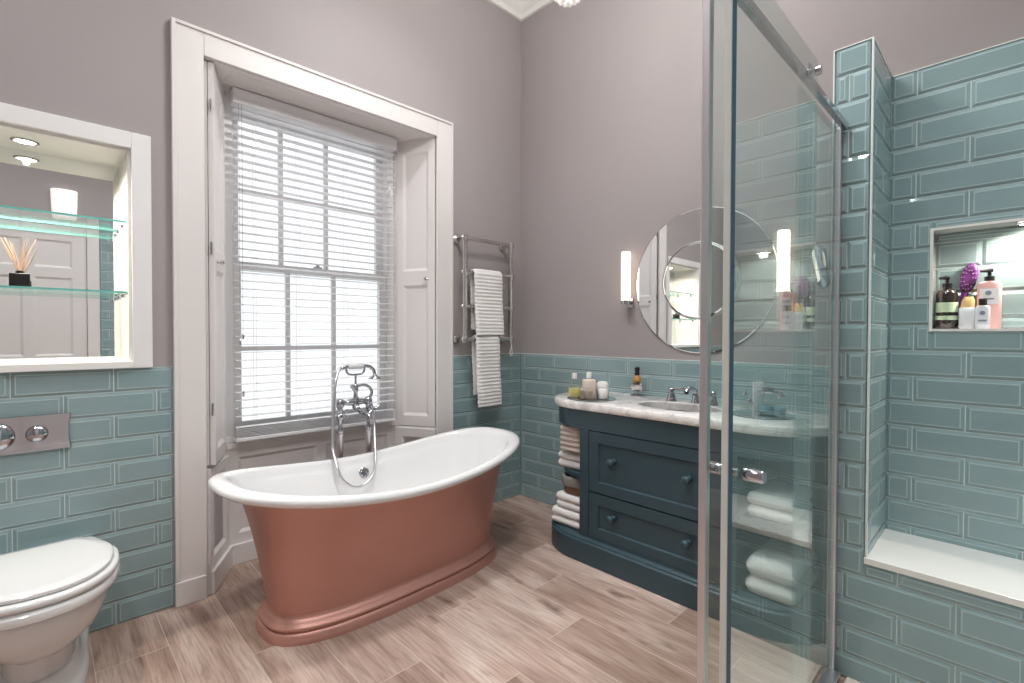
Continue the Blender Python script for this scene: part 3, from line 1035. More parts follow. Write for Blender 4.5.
def hung_towel(rail_z, y0, y1, front, back, skew, xc, label, r=0.02, seed=0):
    """waffle towel folded over a rail: front and back drops"""
    rnd = random.Random(seed)
    path = []
    nfr = int(front / 0.006)
    for i in range(nfr + 1):
        t = i / nfr
        path.append((xc + r + 0.008 * (1 - t) ** 2 + 0.002 * sin(t * 9), rail_z - front * (1 - t), 1 - t))
    for k in range(1, 10):
        a = pi * k / 10
        path.append((xc + r * cos(a), rail_z + r * sin(a), 0))
    nb = int(back / 0.006)
    for i in range(nb + 1):
        t = i / nb
        path.append((xc - r - 0.003 * sin(t * 7), rail_z - back * t, t))
    M_ = 36
    out, inn = [], []
    for idx, (x, z, t) in enumerate(path):
        p, q = path[max(idx - 1, 0)], path[min(idx + 1, len(path) - 1)]
        tx, tz = q[0] - p[0], q[1] - p[1]
        L = math.hypot(tx, tz) or 1
        nx, nz = -tz / L, tx / L
        if idx <= nfr:
            nx, nz = 1, 0
        # outward = away from the rail
        if (x - xc) * nx + (z - rail_z) * nz < 0 and abs(z - rail_z) < r * 1.2:
            nx, nz = -nx, -nz
        if idx > nfr + 9:
            nx, nz = -1, 0
        w = 0.0028 * sin(idx * 0.006 * 2 * pi / 0.025)
        ro, ri = [], []
        for j in range(M_ + 1):
            s = j / M_
            y = y0 + (y1 - y0) * s + skew * t + 0.002 * sin(idx * 0.9)
            ripple = 0.0045 * sin(s * 8 + z * 9 + seed) * min(1, t * 3) + 0.0012 * sin(j * 2.1)
            e = min(1.0, min(s, 1 - s) * 12)
            d = (0.011 + w + ripple) * (0.45 + 0.55 * e)
            ro.append((x + nx * d, y, z + nz * d))
            ri.append((x - nx * 0.003, y, z - nz * 0.003))
        out.append(ro)
        inn.append(ri)
    rings = [o + i[::-1] for o, i in zip(out, inn)]
    mb = MB().loft(rings)
    o = build('hand_towel', mb, M['towel'], smooth=70)
    return tag(o, label, 'towel', 'white towels on the radiator')


hung_towel(1.73, -0.583, -0.318, 0.44, 0.40, 0.012, RXO, 'white waffle towel hung over the second rail of the radiator, above another towel', 0.0215, 1)
hung_towel(1.262, -0.568, -0.345, 0.485, 0.40, 0.016, RXO + 0.002, 'white waffle towel on the lowest radiator rail, hanging down over the tiles', 0.0215, 4)
mb = MB().tube(catmull([(RXO + 0.002, -0.203, 1.236), (RXO + 0.004, -0.201, 1.20), (RXO + 0.003, -0.212, 1.17), (RXO + 0.004, -0.212, 1.147), (RXO + 0.004, -0.202, 1.135), (RXO + 0.004, -0.191, 1.147), (RXO + 0.004, -0.193, 1.17), (RXO + 0.006, -0.199, 1.20), (RXO + 0.006, -0.201, 1.236)], 6), 0.003, 8)
tag(build('hanging_loop', mb, M['towel'], smooth=50), 'thin white loop hanging below the towel radiator near the corner', 'cord')

# ---------------------------------------------------------------- vanity unit
VX0, VX1, VF, VR = 0.715, 2.235, -0.55, 0.30
vc = (VX0 + VX1) / 2
va = thing('vanity_unit', 'dark teal blue vanity unit with curved open shelf ends and two deep drawers', 'vanity', (vc, -0.28, 0))


def plan(x0, x1, yf, R, yb=-0.012, n=14):
    pts = [(x1, yb), (x0, yb)]
    for k in range(n + 1):
        a = pi + (pi / 2) * k / n
        pts.append((x0 + R + R * cos(a), yf + R + R * sin(a)))
    for k in range(n + 1):
        a = 1.5 * pi + (pi / 2) * k / n
        pts.append((x1 - R + R * cos(a), yf + R + R * sin(a)))
    return pts


def ploft(rows, cap=True):
    return MB().loft([[(x, y, z) for x, y in plan(VX0 - d, VX1 + d, VF - d, VR, n=14)] for d, z in rows], True, cap, cap)


build('plinth', ploft([(0.025, 0), (0.03, 0.003), (0.03, 0.118), (0.024, 0.124), (0.018, 0.126), (0.018, 0.131), (0.008, 0.138), (0.0, 0.142)]), M['blue'], va, smooth=30)
build('apron', ploft([(-0.018, 0.866), (-0.018, 0.757), (0.0, 0.757), (0.0, 0.866)], False), M['blue'], va, smooth=30)
sx0, sx1 = 1.034, 1.096            # stile beside the left shelves
dx0, dx1 = 1.099, 1.851            # drawer fronts
mb = MB()
mb.box(sx0, sx0 + 0.018, -0.53, -0.012, 0.142, 0.757)
mb.box(2 * vc - sx0 - 0.018, 2 * vc - sx0, -0.53, -0.012, 0.142, 0.757)
mb.box(sx0 + 0.018, 2 * vc - sx0 - 0.018, -0.03, -0.012, 0.142, 0.757)
mb.box(sx0, sx1, VF, -0.53, 0.142, 0.757)
mb.box(2 * vc - sx1, 2 * vc - sx0, VF, -0.53, 0.142, 0.757)
mb.box(sx1, 2 * vc - sx1, VF + 0.002, -0.53, 0.142, 0.150)
mb.box(VX0 + 0.02, sx0, -0.03, -0.012, 0.142, 0.757)
mb.box(2 * vc - sx0, VX1 - 0.02, -0.03, -0.012, 0.142, 0.757)
build('carcass', mb, M['blue'], va, bevel=0.002)
for side in (0, 1):
    pts = [(sx0, -0.031), (VX0 + 0.03, -0.031)]
    for k in range(15):
        a = pi + (pi / 2) * k / 14
        pts.append((VX0 + 0.03 + 0.27 + 0.27 * cos(a), VF + 0.035 + 0.27 + 0.27 * sin(a)))
    pts.append((sx0, VF + 0.035))
    if side:
        pts = [(2 * vc - x, y) for x, y in pts][::-1]
    build('shelf', MB().prism(pts, 0.452, 0.482), M['blue'], va, bevel=0.005, smooth=None)
for zb, zt in ((0.412, 0.752), (0.153, 0.404)):
    mb = MB()
    panel_board(mb, frame_mtx((dx0, -0.528, zb), (1, 0, 0), (0, -1, 0)), dx1 - dx0, zt - zb, 0.019, [(0.062, dx1 - dx0 - 0.062, 0.056, zt - zb - 0.062)], 0.011, 0.006)
    dr_ = build('drawer', mb, M['blue'], va)
    for x in (1.262, 1.688):
        zk = 0.604 if zb > 0.3 else 0.296
        build('knob', MB().lathe([(0.017, VF + 0.009), (0.017, VF + 0.003), (0.010, VF - 0.004), (0.010, VF - 0.012), (0.020, VF - 0.022), (0.0225, VF - 0.03), (0.019, VF - 0.038), (0.008, VF - 0.042)], (x, 0, zk), 'y', 20), M['blue'], dr_, smooth=50)

# marble worktop with an oval cut-out
CT0, CT1 = 0.868, 0.912
sxc, syc, sa, sb = 1.515, -0.315, 0.225, 0.150
outer = plan(0.702, 2.248, -0.578, 0.30, -0.0105, 30)
Nn = 120


def resample(pts, cx, cyy, N):
    """boundary points of a closed outline at N equal angles about a centre"""
    out = []
    for k in range(N):
        a = 2 * pi * k / N
        d = Vector((cos(a), sin(a)))
        best = None
        for i in range(len(pts)):
            p, q = Vector(pts[i]), Vector(pts[(i + 1) % len(pts)])
            e = q - p
            den = d.x * e.y - d.y * e.x
            if abs(den) < 1e-9:
                continue
            w = p - Vector((cx, cyy))
            t = (w.x * e.y - w.y * e.x) / den
            s = (w.x * d.y - w.y * d.x) / den
            if t > 0 and -1e-6 <= s <= 1 + 1e-6 and (best is None or t < best):
                best = t
        out.append((cx + d.x * best, cyy + d.y * best))
    return out


# angles follow the outline's own corners closely enough at 360 samples
Nn = 360
ro = resample(outer, sxc, syc, Nn)
ri = [(sxc + sa * cos(2 * pi * k / Nn), syc + sb * sin(2 * pi * k / Nn)) for k in range(Nn)]
ins = lambda pts, d: [(p[0] + (sxc - p[0]) * d / math.hypot(sxc - p[0], syc - p[1]), p[1] + (syc - p[1]) * d / math.hypot(sxc - p[0], syc - p[1])) for p in pts]
mb = MB()
rings = [[(x, y, CT0) for x, y in ri], [(x, y, CT0) for x, y in ins(ro, 0.008)], [(x, y, CT0 + 0.004) for x, y in ins(ro, 0.003)], [(x, y, CT0 + 0.016) for x, y in ro], [(x, y, CT1 - 0.014) for x, y in ro], [(x, y, CT1 - 0.004) for x, y in ins(ro, 0.004)], [(x, y, CT1) for x, y in ins(ro, 0.013)],
         [(x, y, CT1) for x, y in ins(ri, -0.004)], [(x, y, CT1 - 0.004) for x, y in ri], [(x, y, CT0) for x, y in ri]]
mb.loft(rings, True, False, False)
tag(build('marble_worktop', mb, M['marble'], smooth=40), 'pale veined marble worktop with rounded ends on the blue vanity', 'worktop')
rows = [(1.06, 1.06, CT0 - 0.001), (1.06, 1.06, CT0 - 0.012), (1.0, 1.0, CT0 - 0.02), (0.90, 0.88, CT0 - 0.07), (0.6, 0.6, CT0 - 0.105), (0.1, 0.1, CT0 - 0.108), (0.1, 0.1, CT0 - 0.098), (0.58, 0.58, CT0 - 0.093), (0.86, 0.84, CT0 - 0.06), (0.985, 0.98, CT0 - 0.01), (1.0, 1.0, CT0 - 0.001)]
wb = MB().loft([[(sxc + sa * kx * cos(2 * pi * k / 64), syc + sb * ky * sin(2 * pi * k / 64), z) for k in range(64)] for kx, ky, z in rows])
wbo = thing('wash_basin', 'white oval undermounted basin sunk in the marble worktop', 'basin', (sxc, syc, CT0 - 0.108))
build('bowl', wb, M['ceramic'], wbo, smooth=50)
build('waste', MB().lathe([(0.022, CT0 - 0.094), (0.022, CT0 - 0.0905), (0.016, CT0 - 0.089), (0.003, CT0 - 0.089)], (sxc, syc, 0), seg=20), M['chrome'], wbo, smooth=40)

# three-hole basin mixer
bx = thing('basin_tap', 'chrome basin mixer with separate handles behind the oval basin', 'tap', (1.515, -0.115, CT1))
hz = CT1


def tap_handle(x, y, a):
    mb = MB().lathe([(0.024, hz), (0.024, hz + 0.004), (0.020, hz + 0.010), (0.016, hz + 0.03), (0.012, hz + 0.044), (0.016, hz + 0.052), (0.013, hz + 0.062), (0.006, hz + 0.066)], (x, y, 0), seg=20)
    d = Vector((cos(a), sin(a), 0))
    c = Vector((x, y, hz + 0.056))
    mb.tube([c, c + d * 0.03 + Vector((0, 0, 0.004)), c + d * 0.055 + Vector((0, 0, 0.006))], [0.007, 0.006, 0.0085], 12)
    mb.v = [(x + (p[0] - x) * 1.25, y + (p[1] - y) * 1.25, hz + (p[2] - hz) * 1.2) for p in mb.v]
    return build('handle', mb, M['chrome'], bx, smooth=50)


tap_handle(1.382, -0.135, 0.2)
tap_handle(1.625, -0.135, pi - 0.2)
build('spout', MB().lathe([(0.026, hz), (0.026, hz + 0.004), (0.02, hz + 0.012), (0.016, hz + 0.05)], (1.515, -0.11, 0), seg=20)
      .tube(catmull([(1.515, -0.11, hz + 0.04), (1.515, -0.118, hz + 0.065), (1.515, -0.15, hz + 0.082), (1.515, -0.20, hz + 0.086), (1.515, -0.222, hz + 0.066)], 6), [0.016] * 8 + [0.013] * 17, 16), M['chrome'], bx, smooth=50)

# ---------------------------------------------------------------- toiletries on the worktop
tcx, tcy, trr = 1.003, -0.400, 0.145
tz = CT1 + 0.0062
tb = MB().lathe([(trr - 0.001, CT1 + 0.0002), (trr, CT1 + 0.002), (trr, CT1 + 0.0045), (trr - 0.003, CT1 + 0.006)], (tcx, tcy, 0), seg=48)
tag(build('round_tray', tb, None, mats=[M['mirror'], M['gdark']], fmat=lambda p: 0 if abs(p.normal.z) > 0.8 else 1), 'round mirrored tray holding soap bottles at the left end of the worktop', 'tray')
b1 = thing('oil_bottle', 'clear bottle half filled with yellow oil, white cap, on the round tray', 'bottle', (0.922, -0.458, tz))
build('glass', MB().loft([[(x, y, z) for x, y, _ in superellipse(w, w, 5, 0.922, -0.458, 40, 40)] for w, z in ((0.034, tz + 0.001), (0.038, tz + 0.006), (0.038, tz + 0.085), (0.032, tz + 0.097), (0.012, tz + 0.105), (0.012, tz + 0.112))]), M['clear'], b1, smooth=50)
build('oil', MB().loft([[(x, y, z) for x, y, _ in superellipse(0.0355, 0.0355, 5, 0.922, -0.458, 40, 40)] for z in (tz + 0.004, tz + 0.056)]), M['oil'], b1, smooth=50)
build('cap', MB().lathe([(0.014, tz + 0.112), (0.014, tz + 0.142), (0.012, tz + 0.145)], (0.922, -0.458, 0), seg=20), M['white'], b1, smooth=40)
b2 = thing('lotion_bottle', 'square cream coloured lotion bottle with a white cap on the round tray', 'bottle', (1.005, -0.425, tz))
build('body', MB().loft([[(x, y, z) for x, y, _ in superellipse(w, w, 6, 1.005, -0.425, 40, 40)] for w, z in ((0.037, tz + 0.001), (0.039, tz + 0.005), (0.039, tz + 0.105), (0.036, tz + 0.110), (0.012, tz + 0.114), (0.012, tz + 0.118))]), M['cream'], b2, smooth=50)
build('cap', MB().lathe([(0.016, tz + 0.118), (0.016, tz + 0.150), (0.014, tz + 0.153)], (1.005, -0.425, 0), seg=20), M['white'], b2, smooth=40)
for i, (x, y, lab) in enumerate(((1.008, -0.494, 'small taupe box at the front of the round tray, by the oil bottle'), (1.058, -0.482, 'small taupe box at the front of the round tray, by the white jar'))):
    r_ = Matrix.Translation((x, y, 0)) @ Matrix.Rotation(math.radians(40), 4, 'Z')
    tag(build('soap_box', MB().box(-0.014, 0.014, -0.010, 0.010, tz + 0.001, tz + 0.050, r_), M['taupe'], bevel=0.002), lab, 'box', 'small boxes on the round tray')
tag(build('white_jar', MB().lathe([(0.026, tz + 0.001), (0.028, tz + 0.004), (0.028, tz + 0.052), (0.025, tz + 0.058), (0.004, tz + 0.059)], (1.092, -0.405, 0), seg=28), M['white'], smooth=40), 'short white jar at the basin side of the round tray', 'jar')
for x, y, rz_, lab in ((0.905, -0.385, 0.6, 'small rolled white flannel at the outer edge of the round tray'), (1.045, -0.345, -0.2, 'rolled white flannel standing behind the cream bottle')):
    mb = MB()
    for k in range(3):
        a = k * 2.1
        q = Matrix.Translation((x, y, tz + (0.024 if x < 1 else 0.05))) @ Matrix.Rotation(rz_, 4, 'Z')
    if x < 1:
        mb.lathe([(0.006, -0.032), (0.018, -0.034), (0.0225, -0.028), (0.0232, 0.0), (0.0225, 0.028), (0.018, 0.034), (0.006, 0.032)], (0, 0, 0), 'x', 24, q)
    else:
        mb.lathe([(0.03, -0.0495), (0.036, -0.044), (0.038, 0.0), (0.035, 0.034), (0.022, 0.046), (0.004, 0.044)], (0, 0, 0), 'z', 24, q)
    tag(build('flannel', mb, M['towel'], smooth=60), lab, 'towel', 'flannels on the round tray')

sb_ = thing('shaving_brush', 'shaving brush hung above a glass bowl on a small stand beside the basin', 'shaving brush', (1.128, -0.094, CT1))
X0, Y0 = 1.128, -0.094
build('stand', MB().lathe([(0.040, CT1 + 0.0003), (0.042, CT1 + 0.004), (0.036, CT1 + 0.010), (0.010, CT1 + 0.014), (0.006, CT1 + 0.03)], (X0, Y0, 0), seg=28)
      .tube(catmull([(X0 - 0.03, Y0 + 0.022, CT1 + 0.008), (X0 - 0.034, Y0 + 0.024, CT1 + 0.07), (X0 - 0.03, Y0 + 0.02, CT1 + 0.125), (X0 - 0.012, Y0 + 0.008, CT1 + 0.128)], 5), 0.003, 8), M['chrome'], sb_, smooth=50)
build('bowl', MB().lathe([(0.012, CT1 + 0.03), (0.032, CT1 + 0.038), (0.042, CT1 + 0.06), (0.043, CT1 + 0.075), (0.040, CT1 + 0.075), (0.038, CT1 + 0.06), (0.028, CT1 + 0.043), (0.004, CT1 + 0.038)], (X0, Y0, 0), seg=28), M['nickel'], sb_, smooth=50)
build('bristles', MB().lathe([(0.010, CT1 + 0.079), (0.024, CT1 + 0.086), (0.028, CT1 + 0.10), (0.022, CT1 + 0.118), (0.014, CT1 + 0.130)], (X0, Y0, 0), seg=24), M['amber'], sb_, smooth=50)
build('handle', MB().lathe([(0.0135, CT1 + 0.128), (0.0165, CT1 + 0.138), (0.013, CT1 + 0.15), (0.016, CT1 + 0.168), (0.0155, CT1 + 0.178), (0.008, CT1 + 0.183)], (X0, Y0, 0), seg=20), M['black'], sb_, smooth=50)

# second tray at the shower end of the worktop
t2 = (1.93, -0.285)
tag(build('round_tray', MB().lathe([(0.139, CT1 + 0.0002), (0.14, CT1 + 0.002), (0.14, CT1 + 0.0045), (0.137, CT1 + 0.006)], (t2[0], t2[1], 0), seg=48), None, mats=[M['mirror'], M['gdark']], fmat=lambda p: 0 if abs(p.normal.z) > 0.8 else 1), 'round mirrored tray of glass jars seen through the shower glass', 'tray')


def glass_jar(x, y, r, h, neck, lid, fill, label, m_fill):
    t = thing('glass_jar', label, 'jar', (x, y, tz))
    build('glass', MB().lathe([(r * 0.8, tz + 0.001), (r, tz + 0.008), (r, tz + h * 0.8), (r * 0.8, tz + h * 0.93), (neck, tz + h)], (x, y, 0), seg=28), M['clear'], t, smooth=50)
    if fill:
        build('salts', MB().lathe([(r * 0.76, tz + 0.005), (r * 0.92, tz + 0.011), (r * 0.92, tz + fill)], (x, y, 0), seg=28), m_fill, t, smooth=50)
    build('stopper', MB().lathe([(neck * 1.25, tz + h), (neck * 1.3, tz + h + lid * 0.3), (neck * 0.6, tz + h + lid * 0.5), (neck * 0.9, tz + h + lid * 0.8), (neck * 0.3, tz + h + lid)], (x, y, 0), seg=20), M['chrome'], t, smooth=50)


glass_jar(1.848, -0.285, 0.026, 0.085, 0.010, 0.03, 0, 'slim clear glass bottle on the second tray, nearest the basin', None)
glass_jar(1.945, -0.255, 0.046, 0.100, 0.036, 0.03, 0.04, 'wide glass jar with pale blue salts on the second tray', M['blueliq'])
glass_jar(2.015, -0.305, 0.028, 0.095, 0.016, 0.03, 0.045, 'tall glass jar with blue contents at the shower end of the second tray', M['blueliq'])
glass_jar(1.90, -0.365, 0.024, 0.055, 0.012, 0.026, 0, 'short clear glass jar at the front of the second tray', None)
q = Matrix.Translation((1.885, -0.215, 0)) @ Matrix.Rotation(0.5, 4, 'Z')
tag(build('card_box', MB().box(-0.022, 0.022, -0.016, 0.016, tz + 0.0005, tz + 0.145, q), M['paper'], bevel=0.002), 'small upright white box behind the glass jars', 'box')

# ---------------------------------------------------------------- folded towels and basket on the open shelves


def folded_towel(name, x0, x1, y0, y1, z, H, lobes, label, m, rnd, group=None, tex=0.0):
    """towel folded in lobes, folds rounded towards -x and the front"""
    mb = MB()
    rg = random.Random(rnd)
    h = H / lobes
    for k in range(lobes):
        ph = rg.random() * 6
        dx = rg.uniform(0.0, 0.014)
        rings = []
        n = 40
        rad = h * 0.5
        L = y1 - y0
        for j in range(n + 1):
            # denser rows near both rounded ends
            s = 0.5 - 0.5 * cos(pi * j / n)
            y = y0 + L * s
            d = min(s, 1 - s) * L
            e = math.sqrt(max(1 - (1 - min(1, d / (rad * 1.1))) ** 2, 0.01))
            xa, xb = x0 + dx + rad * (1 - e) * 0.6, x1 - rad * (1 - e) * 0.2
            ring_ = []
            for i in range(24):
                t = i / 23
                px = xa + rad + (xb - rad - xa - rad) * t
                ring_.append((px, 1.0))
            for i in range(1, 12):
                a = pi / 2 - pi * i / 12
                ring_.append((xb - rad + rad * cos(a), sin(a)))
            for i in range(24):
                t = 1 - i / 23
                px = xa + rad + (xb - rad - xa - rad) * t
                ring_.append((px, -1.0))
            for i in range(1, 12):
                a = -pi / 2 - pi * i / 12
                ring_.append((xa + rad + rad * cos(a), sin(a)))
            out = []
            for px, v in ring_:
                w = 0.16 * sin(px * 27 + ph) * sin(y * 19 + ph) + 0.10 * sin(px * 55 + 2 * ph + y * 30)
                zz = z + h * (k + 0.5) + rad * e * v * (1.0 + (w if (v > 0 or k) else 0) + (0.06 if k else 0))
                if k == lobes - 1 and v > 0:
                    zz = min(zz, z + H)
                out.append((px, y, zz))
            rings.append(out)
        mb.loft(rings)
    o = build(name, mb, m, smooth=70)
    return tag(o, label, 'towel', group)


folded_towel('folded_towel', 0.80, 1.022, -0.485, -0.20, 0.4825, 0.098, 2, 'folded white towel on the middle shelf at the bath end of the vanity', M['towel'], 3, 'folded white towels in the vanity')
folded_towel('folded_towel', 0.775, 1.026, -0.520, -0.17, 0.1425, 0.095, 2, 'lower folded white towel on the bottom shelf nearest the bath', M['towel'], 5, 'folded white towels in the vanity')
folded_towel('folded_towel', 0.80, 1.026, -0.505, -0.17, 0.2410, 0.085, 2, 'upper folded white towel on the bottom shelf nearest the bath', M['towel'], 8, 'folded white towels in the vanity')
# oatmeal waffle towel draped over the folded one on the middle shelf
mbw = MB()
rings = []
for j in range(60):
    t = j / 59
    z = 0.5925 + 0.157 * t
    rg_ = []
    for k in range(64):
        a = 2 * pi * k / 64
        c_, s_ = cos(a), sin(a)
        w = 1 + 0.028 * sin(z * 2 * pi / 0.030) + 0.012 * sin(z * 2 * pi / 0.015 + k)
        ee = min(1, min(t, 1 - t) * 14 + 0.55)
        rg_.append((0.926 + 0.09 * ee * w * math.copysign(abs(c_) ** 0.4, c_), -0.385 + 0.128 * ee * w * math.copysign(abs(s_) ** 0.4, s_), z))
    rings.append(rg_)
mbw.loft(rings)
tag(build('waffle_towel', mbw, M['beige'], smooth=70), 'oatmeal waffle towel filling the top of the open shelf nearest the bath', 'towel')

bk = thing('basket', 'small brown basket with a quilted grey liner on the shelf stack nearest the bath', 'basket', (0.915, -0.375, 0.331))
bo = lambda k: [(x, y) for x, y, _ in superellipse(0.12 * k, 0.095 * k, 3.2, 0.917, -0.375, 0, 64)]
build('wicker_body', MB().loft([[(x, y, z) for x, y in bo(k)] for k, z in ((0.86, 0.332), (0.90, 0.335), (0.94, 0.40), (0.88, 0.40), (0.84, 0.345))]), M['wicker'], bk, smooth=50)
rings = []
for k_, z in ((0.955, 0.385), (1.0, 0.378), (1.03, 0.39), (1.03, 0.42), (1.0, 0.436), (0.94, 0.440), (0.88, 0.432), (0.84, 0.41), (0.80, 0.37), (0.3, 0.36)):
    rings.append([(x + 0.003 * sin(i * 0.9), y, z + 0.004 * sin(i * 0.7) * (z > 0.37)) for i, (x, y) in enumerate(bo(k_))])
build('fabric_liner', MB().loft(rings, cap0=False), M['liner'], bk, smooth=60)

mx = lambda x: 2 * vc - x
folded_towel('folded_towel', mx(1.022), mx(0.82), -0.50, -0.20, 0.4825, 0.11, 2, 'folded white towel on the middle shelf at the shower end of the vanity', M['towel'], 11, 'folded white towels in the vanity')
folded_towel('folded_towel', mx(1.026), mx(0.80), -0.525, -0.17, 0.1425, 0.165, 2, 'thick folded white towel on the bottom shelf behind the shower glass', M['towel'], 14, 'folded white towels in the vanity')

# ---------------------------------------------------------------- round mirror, wall lights, shaving mirror
MX, MZ, MR = 1.488, 1.612, 0.424
rm = thing('round_mirror', 'large round wall mirror with a raised inner circle above the basin', 'mirror', (MX, 0, MZ - MR))
build('outer_glass', MB().lathe([(MR - 0.012, -0.001), (MR, -0.003), (MR, -0.009), (MR - 0.005, -0.0115), (0.02, -0.0115)], (MX, 0, MZ), 'y', 128), M['mirror'], rm)
build('inner_glass', MB().lathe([(0.222, -0.012), (0.222, -0.034), (0.212, -0.040), (0.02, -0.040)], (MX, 0, MZ), 'y', 128), M['mirror'], rm)
build('inner_rim', MB().lathe([(0.2225, -0.013), (0.2265, -0.014), (0.2265, -0.036), (0.2225, -0.037)], (MX, 0, MZ), 'y', 96, cap0=False, cap1=False), M['satin'], rm, smooth=40)

wl1 = thing('wall_light', 'lit white tube wall light between the round mirror and the window corner', 'wall light', (1.022, 0, 1.49), 'tube wall lights by the round mirror')
lx, ly = 1.022, -0.062
build('opal_tube', MB().lathe([(0.026, 1.512), (0.0295, 1.518), (0.0295, 1.822), (0.026, 1.828)], (lx, ly, 0), seg=28), M['lampw'], wl1, smooth=40)
build('base_cap', MB().lathe([(0.024, 1.492), (0.031, 1.495), (0.031, 1.516), (0.026, 1.519)], (lx, ly, 0), seg=28), M['chrome'], wl1, smooth=40)
build('wall_arm', MB().box(lx - 0.014, lx + 0.014, ly, -0.004, 1.496, 1.510).box(lx - 0.022, lx + 0.022, -0.012, -0.001, 1.47, 1.535), M['chrome'], wl1, bevel=0.003)
dup(wl1, (1.948, 0, 1.49), 'lit white tube wall light between the round mirror and the shower, behind glass')

shx = 2.276
sm = thing('shaving_mirror', 'round chrome shaving mirror on an arm, seen edge on through the shower glass', 'mirror', (2.2, -0.33, 1.49))
q = Matrix.Translation((2.17, -0.30, 1.597)) @ Matrix.Rotation(math.radians(33), 4, 'Z') @ Matrix.Rotation(math.radians(-10), 4, 'Y')
build('mirror_head', MB().lathe([(0.090, -0.006), (0.096, -0.003), (0.096, 0.005), (0.088, 0.008), (0.02, 0.008)], (0, 0, 0), 'x', 48, q), M['chrome'], sm, smooth=40)
build('arm', MB().tube([(2.184, -0.30, 1.597), (2.22, -0.315, 1.592), (shx - 0.012, -0.32, 1.592)], 0.006, 10).lathe([(0.03, shx - 0.014), (0.03, shx)], (0, -0.32, 1.592), 'x', 24), M['chrome'], sm, smooth=40)

# ---------------------------------------------------------------- shower: partition, tiles, niche, seat
PX0, PX1, PY, PR, PZ, BZ = 2.285, 2.391, -0.59, -0.20, 2.375, 0.455
HX0, HX1, HZ0, HZ1, HY = 2.536, 3.22, 1.322, 1.718, -0.085
mb = MB()
mb.box(PX0, PX1, PY, 0, 0, PZ)
mb.box(PX1, XR, PY, 0, 0, BZ)
mb.box(PX1, HX0, PR, 0, BZ, PZ)
mb.box(HX1, XR, PR, 0, BZ, PZ)
mb.box(HX0, HX1, PR, 0, BZ, HZ0)
mb.box(HX0, HX1, PR, 0, HZ1, PZ)
mb.box(HX0, HX1, HY, 0, HZ0, HZ1)
struct(build('wall_shower', mb, M['grout']))
fm = lambda y: frame_mtx((0, y, 0), (1, 0, 0), (0, -1, 0))
ZO = -0.0106
EV, OD = 2.490, 2.327
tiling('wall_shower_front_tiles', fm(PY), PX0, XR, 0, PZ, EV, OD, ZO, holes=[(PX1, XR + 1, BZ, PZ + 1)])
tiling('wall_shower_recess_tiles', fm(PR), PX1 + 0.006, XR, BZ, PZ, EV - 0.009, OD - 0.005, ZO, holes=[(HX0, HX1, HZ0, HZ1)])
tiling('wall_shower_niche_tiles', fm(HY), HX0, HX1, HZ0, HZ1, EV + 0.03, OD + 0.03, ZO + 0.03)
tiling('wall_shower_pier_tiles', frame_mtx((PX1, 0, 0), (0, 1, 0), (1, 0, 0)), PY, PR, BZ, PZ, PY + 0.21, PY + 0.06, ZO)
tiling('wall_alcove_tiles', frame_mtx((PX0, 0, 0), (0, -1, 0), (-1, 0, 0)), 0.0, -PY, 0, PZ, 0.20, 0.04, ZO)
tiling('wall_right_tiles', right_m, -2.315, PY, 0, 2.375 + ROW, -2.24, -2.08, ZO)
mb = MB()
e = 0.0095
mb.box(PX1 + 0.004, PX1 + 0.0095, PY - e, PY + 0.004, BZ + 0.03, PZ + 0.004)
mb.box(PX0 - e, PX0 - e + 0.004, PY - e, PY + 0.002, 0, PZ + 0.004)
mb.box(PX0 - e + 0.004, PX1 + 0.004, PY - e, PY + 0.001, PZ, PZ + 0.004)
mb.box(PX1, PX1 + e, PY + 0.004, PR - e, PZ, PZ + 0.004)
mb.box(PX1, XR, PR - e, PR + 0.001, PZ, PZ + 0.004)
struct(build('trim_15', mb, M['trim']))
mb = MB()
t = 0.008
mb.box(HX0 - t, HX1 + t, PR - 0.012, HY - 0.0085, HZ0 - t, HZ0 + 0.002)
mb.box(HX0 - t, HX1 + t, PR - 0.012, HY - 0.0085, HZ1 - 0.002, HZ1 + t)
mb.box(HX0 - t, HX0 + 0.002, PR - 0.012, HY - 0.0085, HZ0 + 0.002, HZ1 - 0.002)
mb.box(HX1 - 0.002, HX1 + t, PR - 0.012, HY - 0.0085, HZ0 + 0.002, HZ1 - 0.002)
struct(build('trim_16', mb, M['bench']))
tag(build('shower_bench', MB().box(PX1 + 0.001, XR - 0.001, PY - 0.012, PR - 0.009, BZ + 0.0005, BZ + 0.024), M['bench'], bevel=0.002), 'white stone bench slab in the tiled shower recess', 'bench')
downlight('recessed_downlight', (2.80, -0.15, HZ1 - 0.003), 'round downlight in the top of the shower wall niche', LAMP_NICHE * 2.8, 0.036, cone=2.95)

# bottles in the niche
zb = HZ0 + 0.0025
bt1 = thing('pump_bottle', 'dark brown pump bottle with a pale green label in the shower niche', 'bottle', (2.577, -0.152, zb))
x, y = 2.577, -0.152
build('body', MB().lathe([(0.030, zb), (0.034, zb + 0.004), (0.034, zb + 0.135), (0.029, zb + 0.152), (0.014, zb + 0.160), (0.014, zb + 0.168)], (x, y, 0), seg=28), M['brown'], bt1, smooth=50)
build('label', MB().lathe([(0.0345, zb + 0.035), (0.0345, zb + 0.052)], (x, y, 0), seg=28, cap0=False, cap1=False).lathe([(0.0345, zb + 0.066), (0.0345, zb + 0.105)], (x, y, 0), seg=28, cap0=False, cap1=False), M['mint'], bt1, smooth=50)
build('pump', MB().lathe([(0.016, zb + 0.166), (0.016, zb + 0.182), (0.006, zb + 0.184), (0.006, zb + 0.2)], (x, y, 0), seg=18).tube([(x + 0.008, y, zb + 0.205), (x, y, zb + 0.206), (x - 0.022, y - 0.02, zb + 0.203)], [0.009, 0.009, 0.005], 10), M['black'], bt1, smooth=50)
